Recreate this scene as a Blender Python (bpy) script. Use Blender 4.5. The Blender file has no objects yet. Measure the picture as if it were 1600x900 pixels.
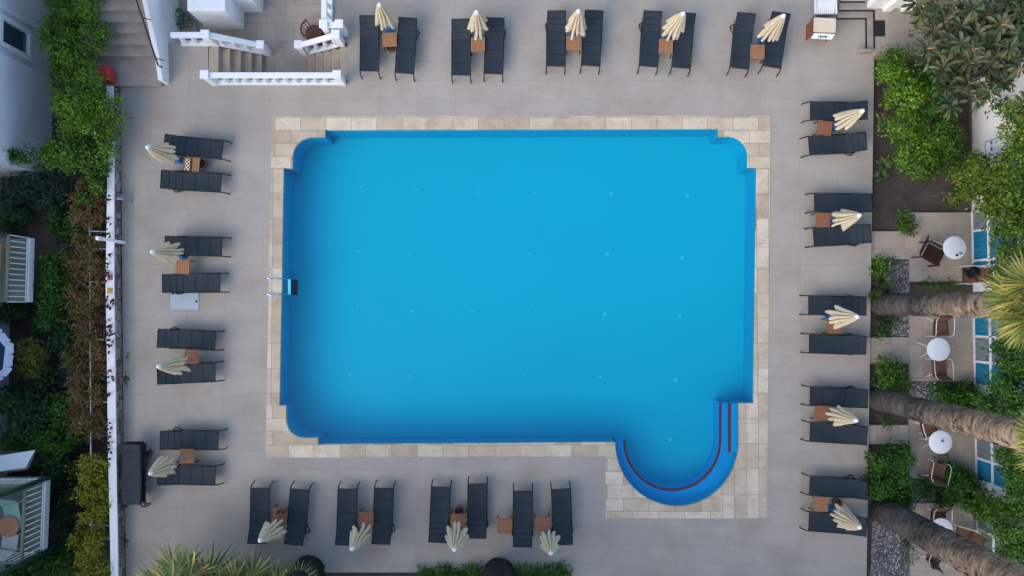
import bpy, bmesh, math, random
import numpy as np
from mathutils import Vector, Matrix
from mathutils.geometry import tessellate_polygon
random.seed(7); rng = np.random.default_rng(7)
R = math.radians
sc = bpy.context.scene
COL = sc.collection

# ------------------------------------------------------------------ camera
F = 1150.0; CH = 23.0; TILT = math.atan(30.0 / F)
cd = bpy.data.cameras.new('camera'); cam = bpy.data.objects.new('camera', cd); COL.objects.link(cam)
cam.location = (0, 0, CH); cam.rotation_euler = (TILT, 0, 0)
cd.sensor_width = 36; cd.lens = 36 * F / 1600; cd.clip_end = 2000; cd.clip_start = .1
sc.camera = cam
CT, ST = math.cos(TILT), math.sin(TILT)
def P(u, v, z=0.0):
    """ground measurements: photo pixel -> place at height z"""
    x = (u - 800) / F; y = -(v - 450) / F
    dx, dy, dz = x, y * CT + ST, y * ST - CT
    t = (z - CH) / dz
    return Vector((dx * t, dy * t, z))
def XY(u, v, z=0.0):
    p = P(u, v, z); return (p.x, p.y)

# ------------------------------------------------------------------ materials
def newmat(name):
    m = bpy.data.materials.new(name); m.use_nodes = True
    nt = m.node_tree; b = nt.nodes['Principled BSDF']
    return m, nt, b
def c4(c): return (c[0], c[1], c[2], 1)
def S(r, g, b):
    f = lambda v: (v / 255 / 12.92) if v / 255 <= .04045 else ((v / 255 + .055) / 1.055) ** 2.4
    return (f(r), f(g), f(b))
def mul(c, k): return (c[0] * k, c[1] * k, c[2] * k)
def pbr(name, c1, c2=None, scale=6, rough=.6, bump=0, metal=0, coords='Object', detail=6, spec=.4, stretch=None, bscale=None):
    m, nt, b = newmat(name); N = nt.nodes; L = nt.links
    if c2 is None: c2 = mul(c1, .78)
    tc = N.new('ShaderNodeTexCoord'); src = tc.outputs['Object']
    if coords == 'World':
        g = N.new('ShaderNodeNewGeometry'); src = g.outputs['Position']
    if stretch:
        mp = N.new('ShaderNodeMapping'); mp.inputs['Scale'].default_value = stretch
        L.new(src, mp.inputs['Vector']); src = mp.outputs['Vector']
    no = N.new('ShaderNodeTexNoise'); no.inputs['Scale'].default_value = scale; no.inputs['Detail'].default_value = detail
    no.inputs['Roughness'].default_value = .65
    L.new(src, no.inputs['Vector'])
    cr = N.new('ShaderNodeValToRGB'); cr.color_ramp.elements[0].position = .32; cr.color_ramp.elements[1].position = .68
    cr.color_ramp.elements[0].color = c4(c2); cr.color_ramp.elements[1].color = c4(c1)
    L.new(no.outputs['Fac'], cr.inputs['Fac']); L.new(cr.outputs['Color'], b.inputs['Base Color'])
    b.inputs['Roughness'].default_value = rough; b.inputs['Metallic'].default_value = metal
    b.inputs['Specular IOR Level'].default_value = spec
    if bump:
        n2 = N.new('ShaderNodeTexNoise'); n2.inputs['Scale'].default_value = bscale or scale * 5; n2.inputs['Detail'].default_value = 4
        L.new(src, n2.inputs['Vector'])
        bp = N.new('ShaderNodeBump'); bp.inputs['Strength'].default_value = bump; bp.inputs['Distance'].default_value = .02
        L.new(n2.outputs['Fac'], bp.inputs['Height']); L.new(bp.outputs['Normal'], b.inputs['Normal'])
    return m
def tiles(name, c1, c2, grout, bw, bh, ox=0, oy=0, offset=0.0, mortar=.006, rot=0, stain=None, stain_amt=.35, rough=.7, bump=.15, nscale=1.3):
    m, nt, b = newmat(name); N = nt.nodes; L = nt.links
    g = N.new('ShaderNodeNewGeometry')
    mp = N.new('ShaderNodeMapping'); mp.inputs['Location'].default_value = (ox, oy, 0); mp.inputs['Rotation'].default_value = (0, 0, rot)
    L.new(g.outputs['Position'], mp.inputs['Vector'])
    br = N.new('ShaderNodeTexBrick'); br.offset = offset; br.squash = 1
    br.inputs['Scale'].default_value = 1; br.inputs['Brick Width'].default_value = bw; br.inputs['Row Height'].default_value = bh
    br.inputs['Mortar Size'].default_value = mortar; br.inputs['Mortar Smooth'].default_value = .3; br.inputs['Bias'].default_value = 0
    br.inputs['Color1'].default_value = c4(c1); br.inputs['Color2'].default_value = c4(c2); br.inputs['Mortar'].default_value = c4(grout)
    L.new(mp.outputs['Vector'], br.inputs['Vector'])
    n1 = N.new('ShaderNodeTexNoise'); n1.inputs['Scale'].default_value = nscale; n1.inputs['Detail'].default_value = 8; n1.inputs['Roughness'].default_value = .62
    L.new(g.outputs['Position'], n1.inputs['Vector'])
    r1 = N.new('ShaderNodeMapRange'); r1.inputs['From Min'].default_value = .44; r1.inputs['From Max'].default_value = .70
    r1.inputs['To Min'].default_value = 0; r1.inputs['To Max'].default_value = stain_amt
    L.new(n1.outputs['Fac'], r1.inputs['Value'])
    mx = N.new('ShaderNodeMix'); mx.data_type = 'RGBA'; mx.inputs[7].default_value = c4(stain or mul(c1, .6))
    L.new(r1.outputs['Result'], mx.inputs['Factor']); L.new(br.outputs['Color'], mx.inputs[6])
    n2 = N.new('ShaderNodeTexNoise'); n2.inputs['Scale'].default_value = 22; n2.inputs['Detail'].default_value = 6; n2.inputs['Roughness'].default_value = .7
    L.new(g.outputs['Position'], n2.inputs['Vector'])
    r2 = N.new('ShaderNodeMapRange'); r2.inputs['To Min'].default_value = .72; r2.inputs['To Max'].default_value = 1.28
    L.new(n2.outputs['Fac'], r2.inputs['Value'])
    m2 = N.new('ShaderNodeMix'); m2.data_type = 'RGBA'; m2.blend_type = 'MULTIPLY'; m2.inputs['Factor'].default_value = 1
    L.new(mx.outputs[2], m2.inputs[6]); L.new(r2.outputs['Result'], m2.inputs[7])
    L.new(m2.outputs[2], b.inputs['Base Color']); b.inputs['Roughness'].default_value = rough; b.inputs['Specular IOR Level'].default_value = .3
    bp = N.new('ShaderNodeBump'); bp.inputs['Strength'].default_value = bump; bp.inputs['Distance'].default_value = .01
    L.new(n2.outputs['Fac'], bp.inputs['Height']); L.new(bp.outputs['Normal'], b.inputs['Normal'])
    return m
def leafmat(name, cols, rough=.5):
    m, nt, b = newmat(name); N = nt.nodes; L = nt.links
    g = N.new('ShaderNodeNewGeometry'); cr = N.new('ShaderNodeValToRGB')
    el = cr.color_ramp.elements
    while len(el) < len(cols): el.new(.5)
    for i, c in enumerate(cols):
        el[i].position = i / (len(cols) - 1); el[i].color = c4(c)
    L.new(g.outputs['Random Per Island'], cr.inputs['Fac'])
    # slow change of tone over the plant (young and old growth)
    no = N.new('ShaderNodeTexNoise'); no.inputs['Scale'].default_value = 1.7; no.inputs['Detail'].default_value = 3
    L.new(g.outputs['Position'], no.inputs['Vector'])
    mr = N.new('ShaderNodeMapRange'); mr.inputs['From Min'].default_value = .3; mr.inputs['From Max'].default_value = .7
    mr.inputs['To Min'].default_value = .6; mr.inputs['To Max'].default_value = 1.35
    L.new(no.outputs['Fac'], mr.inputs['Value'])
    mx = N.new('ShaderNodeMix'); mx.data_type = 'RGBA'; mx.blend_type = 'MULTIPLY'; mx.inputs['Factor'].default_value = 1
    L.new(cr.outputs['Color'], mx.inputs[6]); L.new(mr.outputs['Result'], mx.inputs[7])
    L.new(mx.outputs[2], b.inputs['Base Color'])
    b.inputs['Roughness'].default_value = rough; b.inputs['Specular IOR Level'].default_value = .3
    tr = N.new('ShaderNodeBsdfTranslucent'); L.new(mx.outputs[2], tr.inputs['Color'])
    ms = N.new('ShaderNodeMixShader'); ms.inputs[0].default_value = .25
    L.new(b.outputs[0], ms.inputs[1]); L.new(tr.outputs[0], ms.inputs[2])
    L.new(ms.outputs[0], N['Material Output'].inputs['Surface'])
    return m

M = {}
M['deck'] = tiles('deck_tiles', (.39, .345, .29), (.362, .324, .276), (.305, .272, .23), 1.2, .58, ox=5.38, oy=-6.55, stain=(.28, .23, .18), stain_amt=.6, nscale=.75)
M['travertine'] = tiles('travertine', (.68, .58, .43), (.45, .355, .25), (.27, .22, .17), .8, .4096, ox=5.85, oy=-5.96, stain=(.30, .21, .14), stain_amt=.5, nscale=2.2, mortar=.009, offset=.37)
M['travertine_side'] = tiles('travertine_side', (.66, .56, .42), (.46, .365, .26), (.27, .22, .17), .379, .78, ox=7.5, oy=-5.9, stain=(.30, .21, .14), stain_amt=.5, nscale=2.2, mortar=.009)
M['court'] = tiles('court_tiles', (.40, .34, .28), (.34, .29, .24), (.22, .18, .15), .62, .62, stain=(.26, .20, .15), stain_amt=.6, offset=.5, mortar=.008)
M['tread'] = pbr('stair_stone', (.45, .37, .285), (.33, .265, .20), scale=3, rough=.75, bump=.2, coords='World')
M['tread_grey'] = pbr('grey_stair_stone', (.37, .315, .265), (.26, .22, .185), scale=2.4, rough=.75, bump=.2, coords='World')
M['terrace'] = tiles('terrace_planks', (.34, .30, .265), (.30, .265, .235), (.23, .20, .18), .25, 1.4, stain=(.24, .20, .17), stain_amt=.4)
M['patio'] = tiles('patio_tiles', (.45, .385, .305), (.37, .295, .24), (.26, .22, .18), .5, .5, ox=.1, oy=.2, stain=(.27, .22, .19), stain_amt=.5, mortar=.006)
M['nosing'] = pbr('dark_nosing', (.012, .018, .03), rough=.5)
M['soil'] = pbr('soil', (.085, .068, .058), (.04, .032, .028), scale=1.6, rough=.95, bump=.8, coords='World', bscale=14)
M['gravel'] = None
M['white'] = pbr('white_paint', (.80, .80, .80), (.72, .72, .715), scale=1.2, rough=.6, bump=.06, coords='World')
M['whiteplastic'] = pbr('white_plastic', (.80, .81, .82), (.74, .75, .76), scale=4, rough=.35)
M['stonewall'] = None
M['poolpaint'] = pbr('pool_paint', (.001, .38, .53), (.001, .368, .515), scale=.5, rough=.6, coords='World')
M['poolwall'] = pbr('pool_wall_paint', (.003, .28, .49), (.003, .265, .46), scale=.6, rough=.6, coords='World')
M['poolstep'] = pbr('pool_step_paint', (.004, .29, .60), (.004, .275, .57), scale=.8, rough=.6, coords='World')
M['redline'] = pbr('red_edge', (.55, .02, .05), rough=.6)
M['inlet'] = pbr('inlet_plastic', (.16, .60, .76), rough=.5)
M['inletblue'] = pbr('inlet_blue_plastic', (.10, .56, .70), rough=.6)
M['sling'] = pbr('sling_fabric', (.016, .0265, .037), (.012, .020, .029), scale=60, rough=.7, bump=.25, bscale=220)
M['frame'] = pbr('dark_frame', (.008, .010, .015), rough=.45)
M['wood'] = pbr('teak', (.40, .19, .085), (.24, .105, .045), scale=4, rough=.6, bump=.15, stretch=(2, 14, 2))
M['woodred'] = pbr('red_teak', (.32, .125, .055), (.19, .07, .03), scale=4, rough=.6, bump=.15, stretch=(2, 14, 2))
M['darkwood'] = pbr('dark_wood', (.060, .018, .012), (.03, .010, .008), scale=5, rough=.5, stretch=(2, 14, 2))
M['canopy'] = pbr('canopy_canvas', (.86, .78, .61), (.80, .70, .52), scale=5, rough=.85, bump=.2, bscale=60)
def thin_cloth(m, k):
    nt = m.node_tree; N = nt.nodes; b = N['Principled BSDF']; tr = N.new('ShaderNodeBsdfTranslucent'); src = b.inputs['Base Color'].links[0].from_socket
    nt.links.new(src, tr.inputs['Color']); ms = N.new('ShaderNodeMixShader'); ms.inputs[0].default_value = k
    nt.links.new(b.outputs[0], ms.inputs[1]); nt.links.new(tr.outputs[0], ms.inputs[2]); nt.links.new(ms.outputs[0], N['Material Output'].inputs['Surface'])
thin_cloth(M['canopy'], .45)
M['blue'] = pbr('blue_plastic', (.01, .17, .48), rough=.45)
M['terracotta'] = pbr('terracotta', (.17, .065, .035), (.09, .035, .02), scale=9, rough=.8)
M['chrome'] = pbr('steel', (.72, .74, .78), (.6, .62, .66), rough=.18, metal=1)
M['grey'] = pbr('grey_metal', (.30, .32, .34), rough=.45)
M['hatch'] = pbr('hatch_paint', (.40, .45, .50), (.35, .40, .45), scale=3, rough=.5)
M['black'] = pbr('black_rubber', (.010, .014, .018), rough=.8, bump=.3, bscale=80)
M['cream'] = pbr('cream_board', (.70, .58, .42), (.62, .52, .40), scale=3, rough=.5)
M['brownboard'] = pbr('brown_board', (.22, .075, .032), (.17, .058, .025), scale=3, rough=.5)
M['green'] = pbr('green_print', (.03, .28, .16), rough=.5)
M['wicker'] = pbr('wicker', (.20, .10, .06), (.11, .055, .032), scale=50, rough=.75, bump=.5, bscale=120)
M['rattan'] = pbr('rattan', (.15, .06, .032), (.09, .035, .02), scale=20, rough=.6)
M['hose'] = pbr('hose_green', (.02, .15, .07), rough=.4)
M['glass'] = pbr('dark_glass', (.05, .08, .10), (.04, .06, .08), rough=.06, spec=.8)
M['greycurtain'] = pbr('grey_curtain', (.27, .32, .34), (.08, .10, .12), scale=4, rough=.9, stretch=(1, 8, .5), coords='World')
M['bluecurtain'] = pbr('blue_curtain', (.012, .30, .50), (.004, .06, .14), scale=4, rough=.9, stretch=(1, 8, .5), coords='World')
M['trunk'] = None
M['bark'] = pbr('bark', (.12, .09, .07), (.06, .045, .035), scale=8, rough=.9, bump=.8)
M['red'] = pbr('red_board', (.50, .035, .03), (.42, .03, .025), scale=2, rough=.5)
M['yellow'] = pbr('yellow_plate', (.55, .33, .04), rough=.5)
M['pinkred'] = pbr('faded_red_plate', (.45, .10, .12), rough=.5)
M['darkgreen'] = pbr('green_steel', (.012, .055, .04), rough=.5)
M['olive'] = pbr('olive_rail', (.16, .20, .13), rough=.6)
M['navy'] = pbr('navy_canvas', (.012, .03, .09), (.008, .02, .06), scale=3, rough=.8)
M['valance'] = pbr('valance_canvas', (.62, .66, .78), rough=.8)
M['balconyfloor'] = pbr('balcony_floor', (.16, .17, .13), (.12, .125, .10), scale=2, rough=.8, coords='World')
M['mint'] = pbr('mint_fabric', (.30, .50, .42), rough=.8)
M['orange'] = pbr('orange_wood', (.46, .21, .10), (.36, .16, .08), scale=3, rough=.6)
M['dullwhite'] = pbr('dull_white', (.5, .52, .48), rough=.7)
M['slab'] = pbr('grey_slab', (.13, .14, .15), (.09, .095, .10), scale=3, rough=.9)
M['cloth'] = pbr('black_cloth', (.008, .010, .018), rough=.9)
M['skirting'] = pbr('brown_skirting', (.16, .12, .10), (.11, .08, .07), scale=4, rough=.8)

def gravel_mat():
    m, nt, b = newmat('gravel'); N = nt.nodes; L = nt.links
    g = N.new('ShaderNodeNewGeometry'); vo = N.new('ShaderNodeTexVoronoi'); vo.inputs['Scale'].default_value = 17
    L.new(g.outputs['Position'], vo.inputs['Vector'])
    cr = N.new('ShaderNodeValToRGB'); e = cr.color_ramp.elements
    e[0].color = (.06, .055, .055, 1); e[1].color = (.30, .275, .26, 1); e[1].position = .9
    x = N.new('ShaderNodeSeparateColor'); L.new(vo.outputs['Color'], x.inputs[0]); L.new(x.outputs[0], cr.inputs['Fac'])
    L.new(cr.outputs['Color'], b.inputs['Base Color']); b.inputs['Roughness'].default_value = .85
    bp = N.new('ShaderNodeBump'); bp.inputs['Strength'].default_value = 1; bp.inputs['Distance'].default_value = .05; bp.invert = True
    L.new(vo.outputs['Distance'], bp.inputs['Height']); L.new(bp.outputs['Normal'], b.inputs['Normal'])
    return m
M['gravel'] = gravel_mat()
def stonewall_mat():
    m, nt, b = newmat('rough_stone'); N = nt.nodes; L = nt.links
    g = N.new('ShaderNodeNewGeometry'); mp = N.new('ShaderNodeMapping'); mp.inputs['Scale'].default_value = (4, 2.6, 4)
    L.new(g.outputs['Position'], mp.inputs['Vector'])
    vo = N.new('ShaderNodeTexVoronoi'); vo.inputs['Scale'].default_value = 1.2; L.new(mp.outputs['Vector'], vo.inputs['Vector'])
    v2 = N.new('ShaderNodeTexVoronoi'); v2.feature = 'DISTANCE_TO_EDGE'; v2.inputs['Scale'].default_value = 1.2; L.new(mp.outputs['Vector'], v2.inputs['Vector'])
    cr = N.new('ShaderNodeValToRGB'); e = cr.color_ramp.elements
    e[0].color = (.16, .10, .075, 1); e[1].color = (.42, .34, .28, 1)
    x = N.new('ShaderNodeSeparateColor'); L.new(vo.outputs['Color'], x.inputs[0]); L.new(x.outputs[0], cr.inputs['Fac'])
    r = N.new('ShaderNodeMapRange'); r.inputs['From Max'].default_value = .06; L.new(v2.outputs['Distance'], r.inputs['Value'])
    mx = N.new('ShaderNodeMix'); mx.data_type = 'RGBA'; mx.inputs[6].default_value = (.07, .055, .05, 1)
    L.new(r.outputs['Result'], mx.inputs['Factor']); L.new(cr.outputs['Color'], mx.inputs[7])
    L.new(mx.outputs[2], b.inputs['Base Color']); b.inputs['Roughness'].default_value = .9
    bp = N.new('ShaderNodeBump'); bp.inputs['Strength'].default_value = .8; bp.inputs['Distance'].default_value = .05
    L.new(r.outputs['Result'], bp.inputs['Height']); L.new(bp.outputs['Normal'], b.inputs['Normal'])
    return m
M['stonewall'] = stonewall_mat()
def trunk_mat(name, ca, cb, cc):
    m, nt, b = newmat(name); N = nt.nodes; L = nt.links
    tc = N.new('ShaderNodeTexCoord'); mp = N.new('ShaderNodeMapping'); mp.inputs['Scale'].default_value = (1.5, 1.5, 9)
    L.new(tc.outputs['Object'], mp.inputs['Vector'])
    no = N.new('ShaderNodeTexNoise'); no.inputs['Scale'].default_value = 1.6; no.inputs['Detail'].default_value = 8; no.inputs['Roughness'].default_value = .7
    L.new(mp.outputs['Vector'], no.inputs['Vector'])
    n3 = N.new('ShaderNodeTexNoise'); n3.inputs['Scale'].default_value = .55; n3.inputs['Detail'].default_value = 3; L.new(tc.outputs['Object'], n3.inputs['Vector'])
    cr = N.new('ShaderNodeValToRGB'); e = cr.color_ramp.elements
    e[0].color = c4(ca); e[0].position = .34; e[1].color = c4(cc); e[1].position = .72
    q = e.new(.5); q.color = c4(cb)
    ad = N.new('ShaderNodeMath'); ad.operation = 'MULTIPLY_ADD'; ad.inputs[1].default_value = .6
    L.new(n3.outputs['Fac'], ad.inputs[0]); 
    sb = N.new('ShaderNodeMath'); sb.operation = 'SUBTRACT'; sb.inputs[1].default_value = .29
    L.new(no.outputs['Fac'], sb.inputs[0]); L.new(sb.outputs[0], ad.inputs[2])
    L.new(ad.outputs[0], cr.inputs['Fac'])
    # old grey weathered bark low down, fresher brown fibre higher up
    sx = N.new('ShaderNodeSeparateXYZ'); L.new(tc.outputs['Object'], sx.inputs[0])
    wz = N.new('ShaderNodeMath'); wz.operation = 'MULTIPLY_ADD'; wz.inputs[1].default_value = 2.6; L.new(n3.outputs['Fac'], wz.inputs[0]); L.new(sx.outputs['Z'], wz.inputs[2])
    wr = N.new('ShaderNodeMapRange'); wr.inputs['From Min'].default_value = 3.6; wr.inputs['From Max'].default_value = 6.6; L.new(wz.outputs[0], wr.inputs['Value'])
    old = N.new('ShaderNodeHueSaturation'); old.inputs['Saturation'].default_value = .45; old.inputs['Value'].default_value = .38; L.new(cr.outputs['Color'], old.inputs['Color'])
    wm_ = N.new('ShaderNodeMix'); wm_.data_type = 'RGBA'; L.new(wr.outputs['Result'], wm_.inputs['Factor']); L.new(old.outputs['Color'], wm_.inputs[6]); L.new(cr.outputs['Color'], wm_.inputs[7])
    L.new(wm_.outputs[2], b.inputs['Base Color']); b.inputs['Roughness'].default_value = .9
    bp = N.new('ShaderNodeBump'); bp.inputs['Strength'].default_value = .9; bp.inputs['Distance'].default_value = .06
    L.new(no.outputs['Fac'], bp.inputs['Height']); L.new(bp.outputs['Normal'], b.inputs['Normal'])
    return m
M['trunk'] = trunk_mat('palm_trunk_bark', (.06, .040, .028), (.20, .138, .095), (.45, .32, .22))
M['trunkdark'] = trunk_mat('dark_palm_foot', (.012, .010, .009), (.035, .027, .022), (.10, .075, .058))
def water_mat():
    m, nt, b = newmat('pool_water'); N = nt.nodes; L = nt.links
    N.remove(b)
    tr = N.new('ShaderNodeBsdfTransparent'); tr.inputs['Color'].default_value = (.45, .96, .985, 1)
    gl = N.new('ShaderNodeBsdfGlossy'); gl.inputs['Roughness'].default_value = .03
    fr = N.new('ShaderNodeFresnel'); fr.inputs['IOR'].default_value = 1.33
    g = N.new('ShaderNodeNewGeometry'); no = N.new('ShaderNodeTexNoise'); no.inputs['Scale'].default_value = 1.2; no.inputs['Detail'].default_value = 3
    L.new(g.outputs['Position'], no.inputs['Vector'])
    bp = N.new('ShaderNodeBump'); bp.inputs['Strength'].default_value = .12; bp.inputs['Distance'].default_value = .05
    L.new(no.outputs['Fac'], bp.inputs['Height'])
    L.new(bp.outputs['Normal'], gl.inputs['Normal']); L.new(bp.outputs['Normal'], fr.inputs['Normal'])
    fb = N.new('ShaderNodeMath'); fb.operation = 'SUBTRACT'; fb.inputs[0].default_value = 1; L.new(g.outputs['Backfacing'], fb.inputs[1])
    fm = N.new('ShaderNodeMath'); fm.operation = 'MULTIPLY'; L.new(fr.outputs[0], fm.inputs[0]); L.new(fb.outputs[0], fm.inputs[1])
    ms = N.new('ShaderNodeMixShader'); L.new(fm.outputs[0], ms.inputs[0]); L.new(tr.outputs[0], ms.inputs[1]); L.new(gl.outputs[0], ms.inputs[2])
    L.new(ms.outputs[0], N['Material Output'].inputs['Surface'])
    return m
M['water'] = water_mat()
def chess_mat():
    m, nt, b = newmat('chess_board'); N = nt.nodes; L = nt.links
    tc = N.new('ShaderNodeTexCoord'); ch = N.new('ShaderNodeTexChecker'); ch.inputs['Scale'].default_value = 1 / .058
    ch.inputs['Color1'].default_value = (.78, .62, .40, 1); ch.inputs['Color2'].default_value = (.04, .018, .012, 1)
    mp = N.new('ShaderNodeMapping'); mp.inputs['Location'].default_value = (.01, .01, .011)
    L.new(tc.outputs['Object'], mp.inputs['Vector']); L.new(mp.outputs['Vector'], ch.inputs['Vector'])
    L.new(ch.outputs['Color'], b.inputs['Base Color']); b.inputs['Roughness'].default_value = .5
    return m
M['chess'] = chess_mat()

LF = {}
LF['bright'] = leafmat('bright_leaves', [(.03, .09, .008), (.07, .17, .010), (.13, .26, .016), (.20, .32, .03)])
LF['mid'] = leafmat('mid_green_leaves', [(.022, .07, .008), (.045, .13, .010), (.09, .20, .016), (.14, .24, .02)])
LF['vine'] = leafmat('vine_leaves', [(.03, .08, .008), (.07, .15, .010), (.14, .22, .014), (.22, .26, .03)])
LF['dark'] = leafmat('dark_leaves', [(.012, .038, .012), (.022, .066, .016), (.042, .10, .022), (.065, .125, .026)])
LF['green'] = leafmat('deep_green_leaves', [(.015, .06, .008), (.032, .115, .010), (.06, .165, .014), (.09, .20, .018)])
LF['teal'] = leafmat('blue_green_leaves', [(.016, .044, .030), (.030, .070, .045), (.055, .105, .06)])
LF['yellow'] = leafmat('yellow_green_leaves', [(.08, .11, .008), (.19, .20, .010), (.32, .29, .015), (.40, .34, .03)])
LF['brown'] = leafmat('dry_brown_leaves', [(.07, .026, .012), (.16, .065, .026), (.25, .12, .045), (.17, .15, .035), (.07, .11, .02)])
LF['purple'] = leafmat('purple_leaves', [(.02, .008, .014), (.04, .012, .02), (.06, .02, .03)])
LF['olive'] = leafmat('olive_spiky_leaves', [(.07, .11, .03), (.13, .18, .055), (.20, .25, .10)])
LF['loquat'] = leafmat('large_grey_green_leaves', [(.024, .055, .016), (.06, .09, .032), (.11, .125, .05), (.20, .18, .10), (.06, .12, .022)], rough=.4)
LF['spike'] = leafmat('cream_flower_spikes', [(.40, .24, .14), (.55, .36, .18), (.5, .20, .12)])
LF['palm'] = leafmat('palm_leaf_segments', [(.05, .10, .022), (.11, .16, .035), (.20, .23, .05), (.40, .35, .07), (.55, .42, .11)])
LF['palmgreen'] = leafmat('green_palm_segments', [(.07, .14, .045), (.12, .20, .07), (.20, .27, .09), (.34, .36, .14), (.70, .52, .16)])
LF['grass'] = leafmat('grass_blades', [(.02, .06, .01), (.05, .11, .015), (.09, .14, .03)])

# ------------------------------------------------------------------ mesh helper
class MB:
    def __init__(s): s.v = []; s.f = []; s.mi = []; s.cur = 0; s.sm = []; s.smooth = False
    def mat(s, i): s.cur = i; return s
    def add(s, vs, fs):
        o = len(s.v); s.v += [tuple(v) for v in vs]
        for f in fs: s.f.append([i + o for i in f]); s.mi.append(s.cur); s.sm.append(s.smooth)
    def hexa(s, p):   # 4 bottom (ccw), 4 top
        s.add(p, [(3, 2, 1, 0), (4, 5, 6, 7), (0, 1, 5, 4), (1, 2, 6, 5), (2, 3, 7, 6), (3, 0, 4, 7)])
    def box(s, c, d, rz=0, ry=0):
        mtx = Matrix.Rotation(rz, 3, 'Z') @ Matrix.Rotation(ry, 3, 'Y'); c = Vector(c)
        q = [(-1, -1), (1, -1), (1, 1), (-1, 1)]
        s.hexa([c + mtx @ Vector((a * d[0] / 2, b * d[1] / 2, k * d[2] / 2)) for k in (-1, 1) for a, b in q])
    def prism(s, poly, z0, z1, top=True, bottom=True):
        n = len(poly); a = sum(poly[i][0] * poly[(i + 1) % n][1] - poly[(i + 1) % n][0] * poly[i][1] for i in range(n))
        if a < 0: poly = poly[::-1]
        vs = [(p[0], p[1], z0) for p in poly] + [(p[0], p[1], z1) for p in poly]
        fs = [(i, (i + 1) % n, n + (i + 1) % n, n + i) for i in range(n)]
        tri = tessellate_polygon([[Vector((p[0], p[1], 0)) for p in poly]])
        def up(t):
            A, B, C = [poly[i] for i in t]
            return t if (B[0] - A[0]) * (C[1] - A[1]) - (B[1] - A[1]) * (C[0] - A[0]) > 0 else t[::-1]
        for t in tri:
            t = up(tuple(t))
            if top: fs.append(tuple(i + n for i in t))
            if bottom: fs.append(tuple(t[::-1]))
        s.add(vs, fs)
    def ringprism(s, outer, hole, z0, z1):
        allp = outer + hole; no = len(outer); n = len(allp)
        tri = tessellate_polygon([[Vector((p[0], p[1], 0)) for p in outer], [Vector((p[0], p[1], 0)) for p in hole]])
        vs = [(p[0], p[1], z1) for p in allp] + [(p[0], p[1], z0) for p in allp]
        fs = []
        for t in tri:
            A, B, C = [allp[i] for i in t]
            t = tuple(t) if (B[0] - A[0]) * (C[1] - A[1]) - (B[1] - A[1]) * (C[0] - A[0]) > 0 else tuple(t[::-1])
            fs.append(t)
        for base, ln in ((0, no), (no, len(hole))):
            for i in range(ln):
                a, b = base + i, base + (i + 1) % ln
                fs.append((a, b, n + b, n + a))
        s.add(vs, fs)
    def tube(s, pts, r, n=8, caps=True, rr=None):
        pts = [Vector(p) for p in pts]; rings = []
        s.smooth, old = True, s.smooth
        vs = []; prev = None
        for i, p in enumerate(pts):
            t = (pts[min(i + 1, len(pts) - 1)] - pts[max(i - 1, 0)]).normalized()
            a = prev if prev is not None else (Vector((0, 0, 1)) if abs(t.z) < .9 else Vector((1, 0, 0)))
            x = (a - t * a.dot(t)).normalized(); y = t.cross(x); prev = x
            rad = rr[i] if rr else r
            for k in range(n):
                an = 2 * math.pi * k / n; vs.append(p + (x * math.cos(an) + y * math.sin(an)) * rad)
        fs = []
        for i in range(len(pts) - 1):
            for k in range(n):
                fs.append((i * n + k, i * n + (k + 1) % n, (i + 1) * n + (k + 1) % n, (i + 1) * n + k))
        if caps:
            fs.append(tuple(range(n))[::-1]); fs.append(tuple((len(pts) - 1) * n + k for k in range(n)))
        s.add(vs, fs); s.smooth = old
    def lathe(s, prof, c=(0, 0, 0), n=16, smooth=True):
        s.smooth, old = smooth, s.smooth
        vs = []; m = len(prof)
        for r, z in prof:
            for k in range(n):
                a = 2 * math.pi * k / n; vs.append((c[0] + r * math.cos(a), c[1] + r * math.sin(a), c[2] + z))
        fs = [(i * n + k, i * n + (k + 1) % n, (i + 1) * n + (k + 1) % n, (i + 1) * n + k) for i in range(m - 1) for k in range(n)]
        fs.append(tuple(range(n))[::-1]); fs.append(tuple((m - 1) * n + k for k in range(n)))
        s.add(vs, fs); s.smooth = old
    def build(s, name, mats, parent=None, origin=None, bevel=0):
        me = bpy.data.meshes.new(name)
        v = s.v
        if origin is not None: v = [(a - origin[0], b - origin[1], c - origin[2]) for a, b, c in v]
        me.from_pydata(v, [], s.f)
        if not isinstance(mats, (list, tuple)): mats = [mats]
        for m in mats: me.materials.append(m)
        me.polygons.foreach_set('material_index', s.mi); me.polygons.foreach_set('use_smooth', s.sm)
        me.update()
        o = bpy.data.objects.new(name, me); COL.objects.link(o)
        if parent: o.parent = parent
        elif origin is not None: o.location = origin
        if bevel:
            b = o.modifiers.new('bevel', 'BEVEL'); b.width = bevel; b.segments = 2; b.limit_method = 'ANGLE'
        return o
def tag(o, label=None, cat=None, group=None, kind=None):
    if label: o['label'] = label
    if cat: o['category'] = cat
    if group: o['group'] = group
    if kind: o['kind'] = kind
    return o
def thing(name, label, cat, loc=(0, 0, 0), rz=0, group=None):
    o = bpy.data.objects.new(name, None); COL.objects.link(o); o.location = loc; o.rotation_euler = (0, 0, rz)
    o.empty_display_size = .2
    return tag(o, label, cat, group)
def kids(o): return [c for c in COL.objects if c.parent is o]
def dup(root, loc, rz, label, scale=None):
    def cp(o, par):
        c = o.copy(); COL.objects.link(c); c.parent = par
        for k in kids(o): cp(k, c)
        return c
    r = cp(root, None); r.location = loc; r.rotation_euler = (0, 0, rz); r['label'] = label
    if scale: r.scale = scale
    return r

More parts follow.
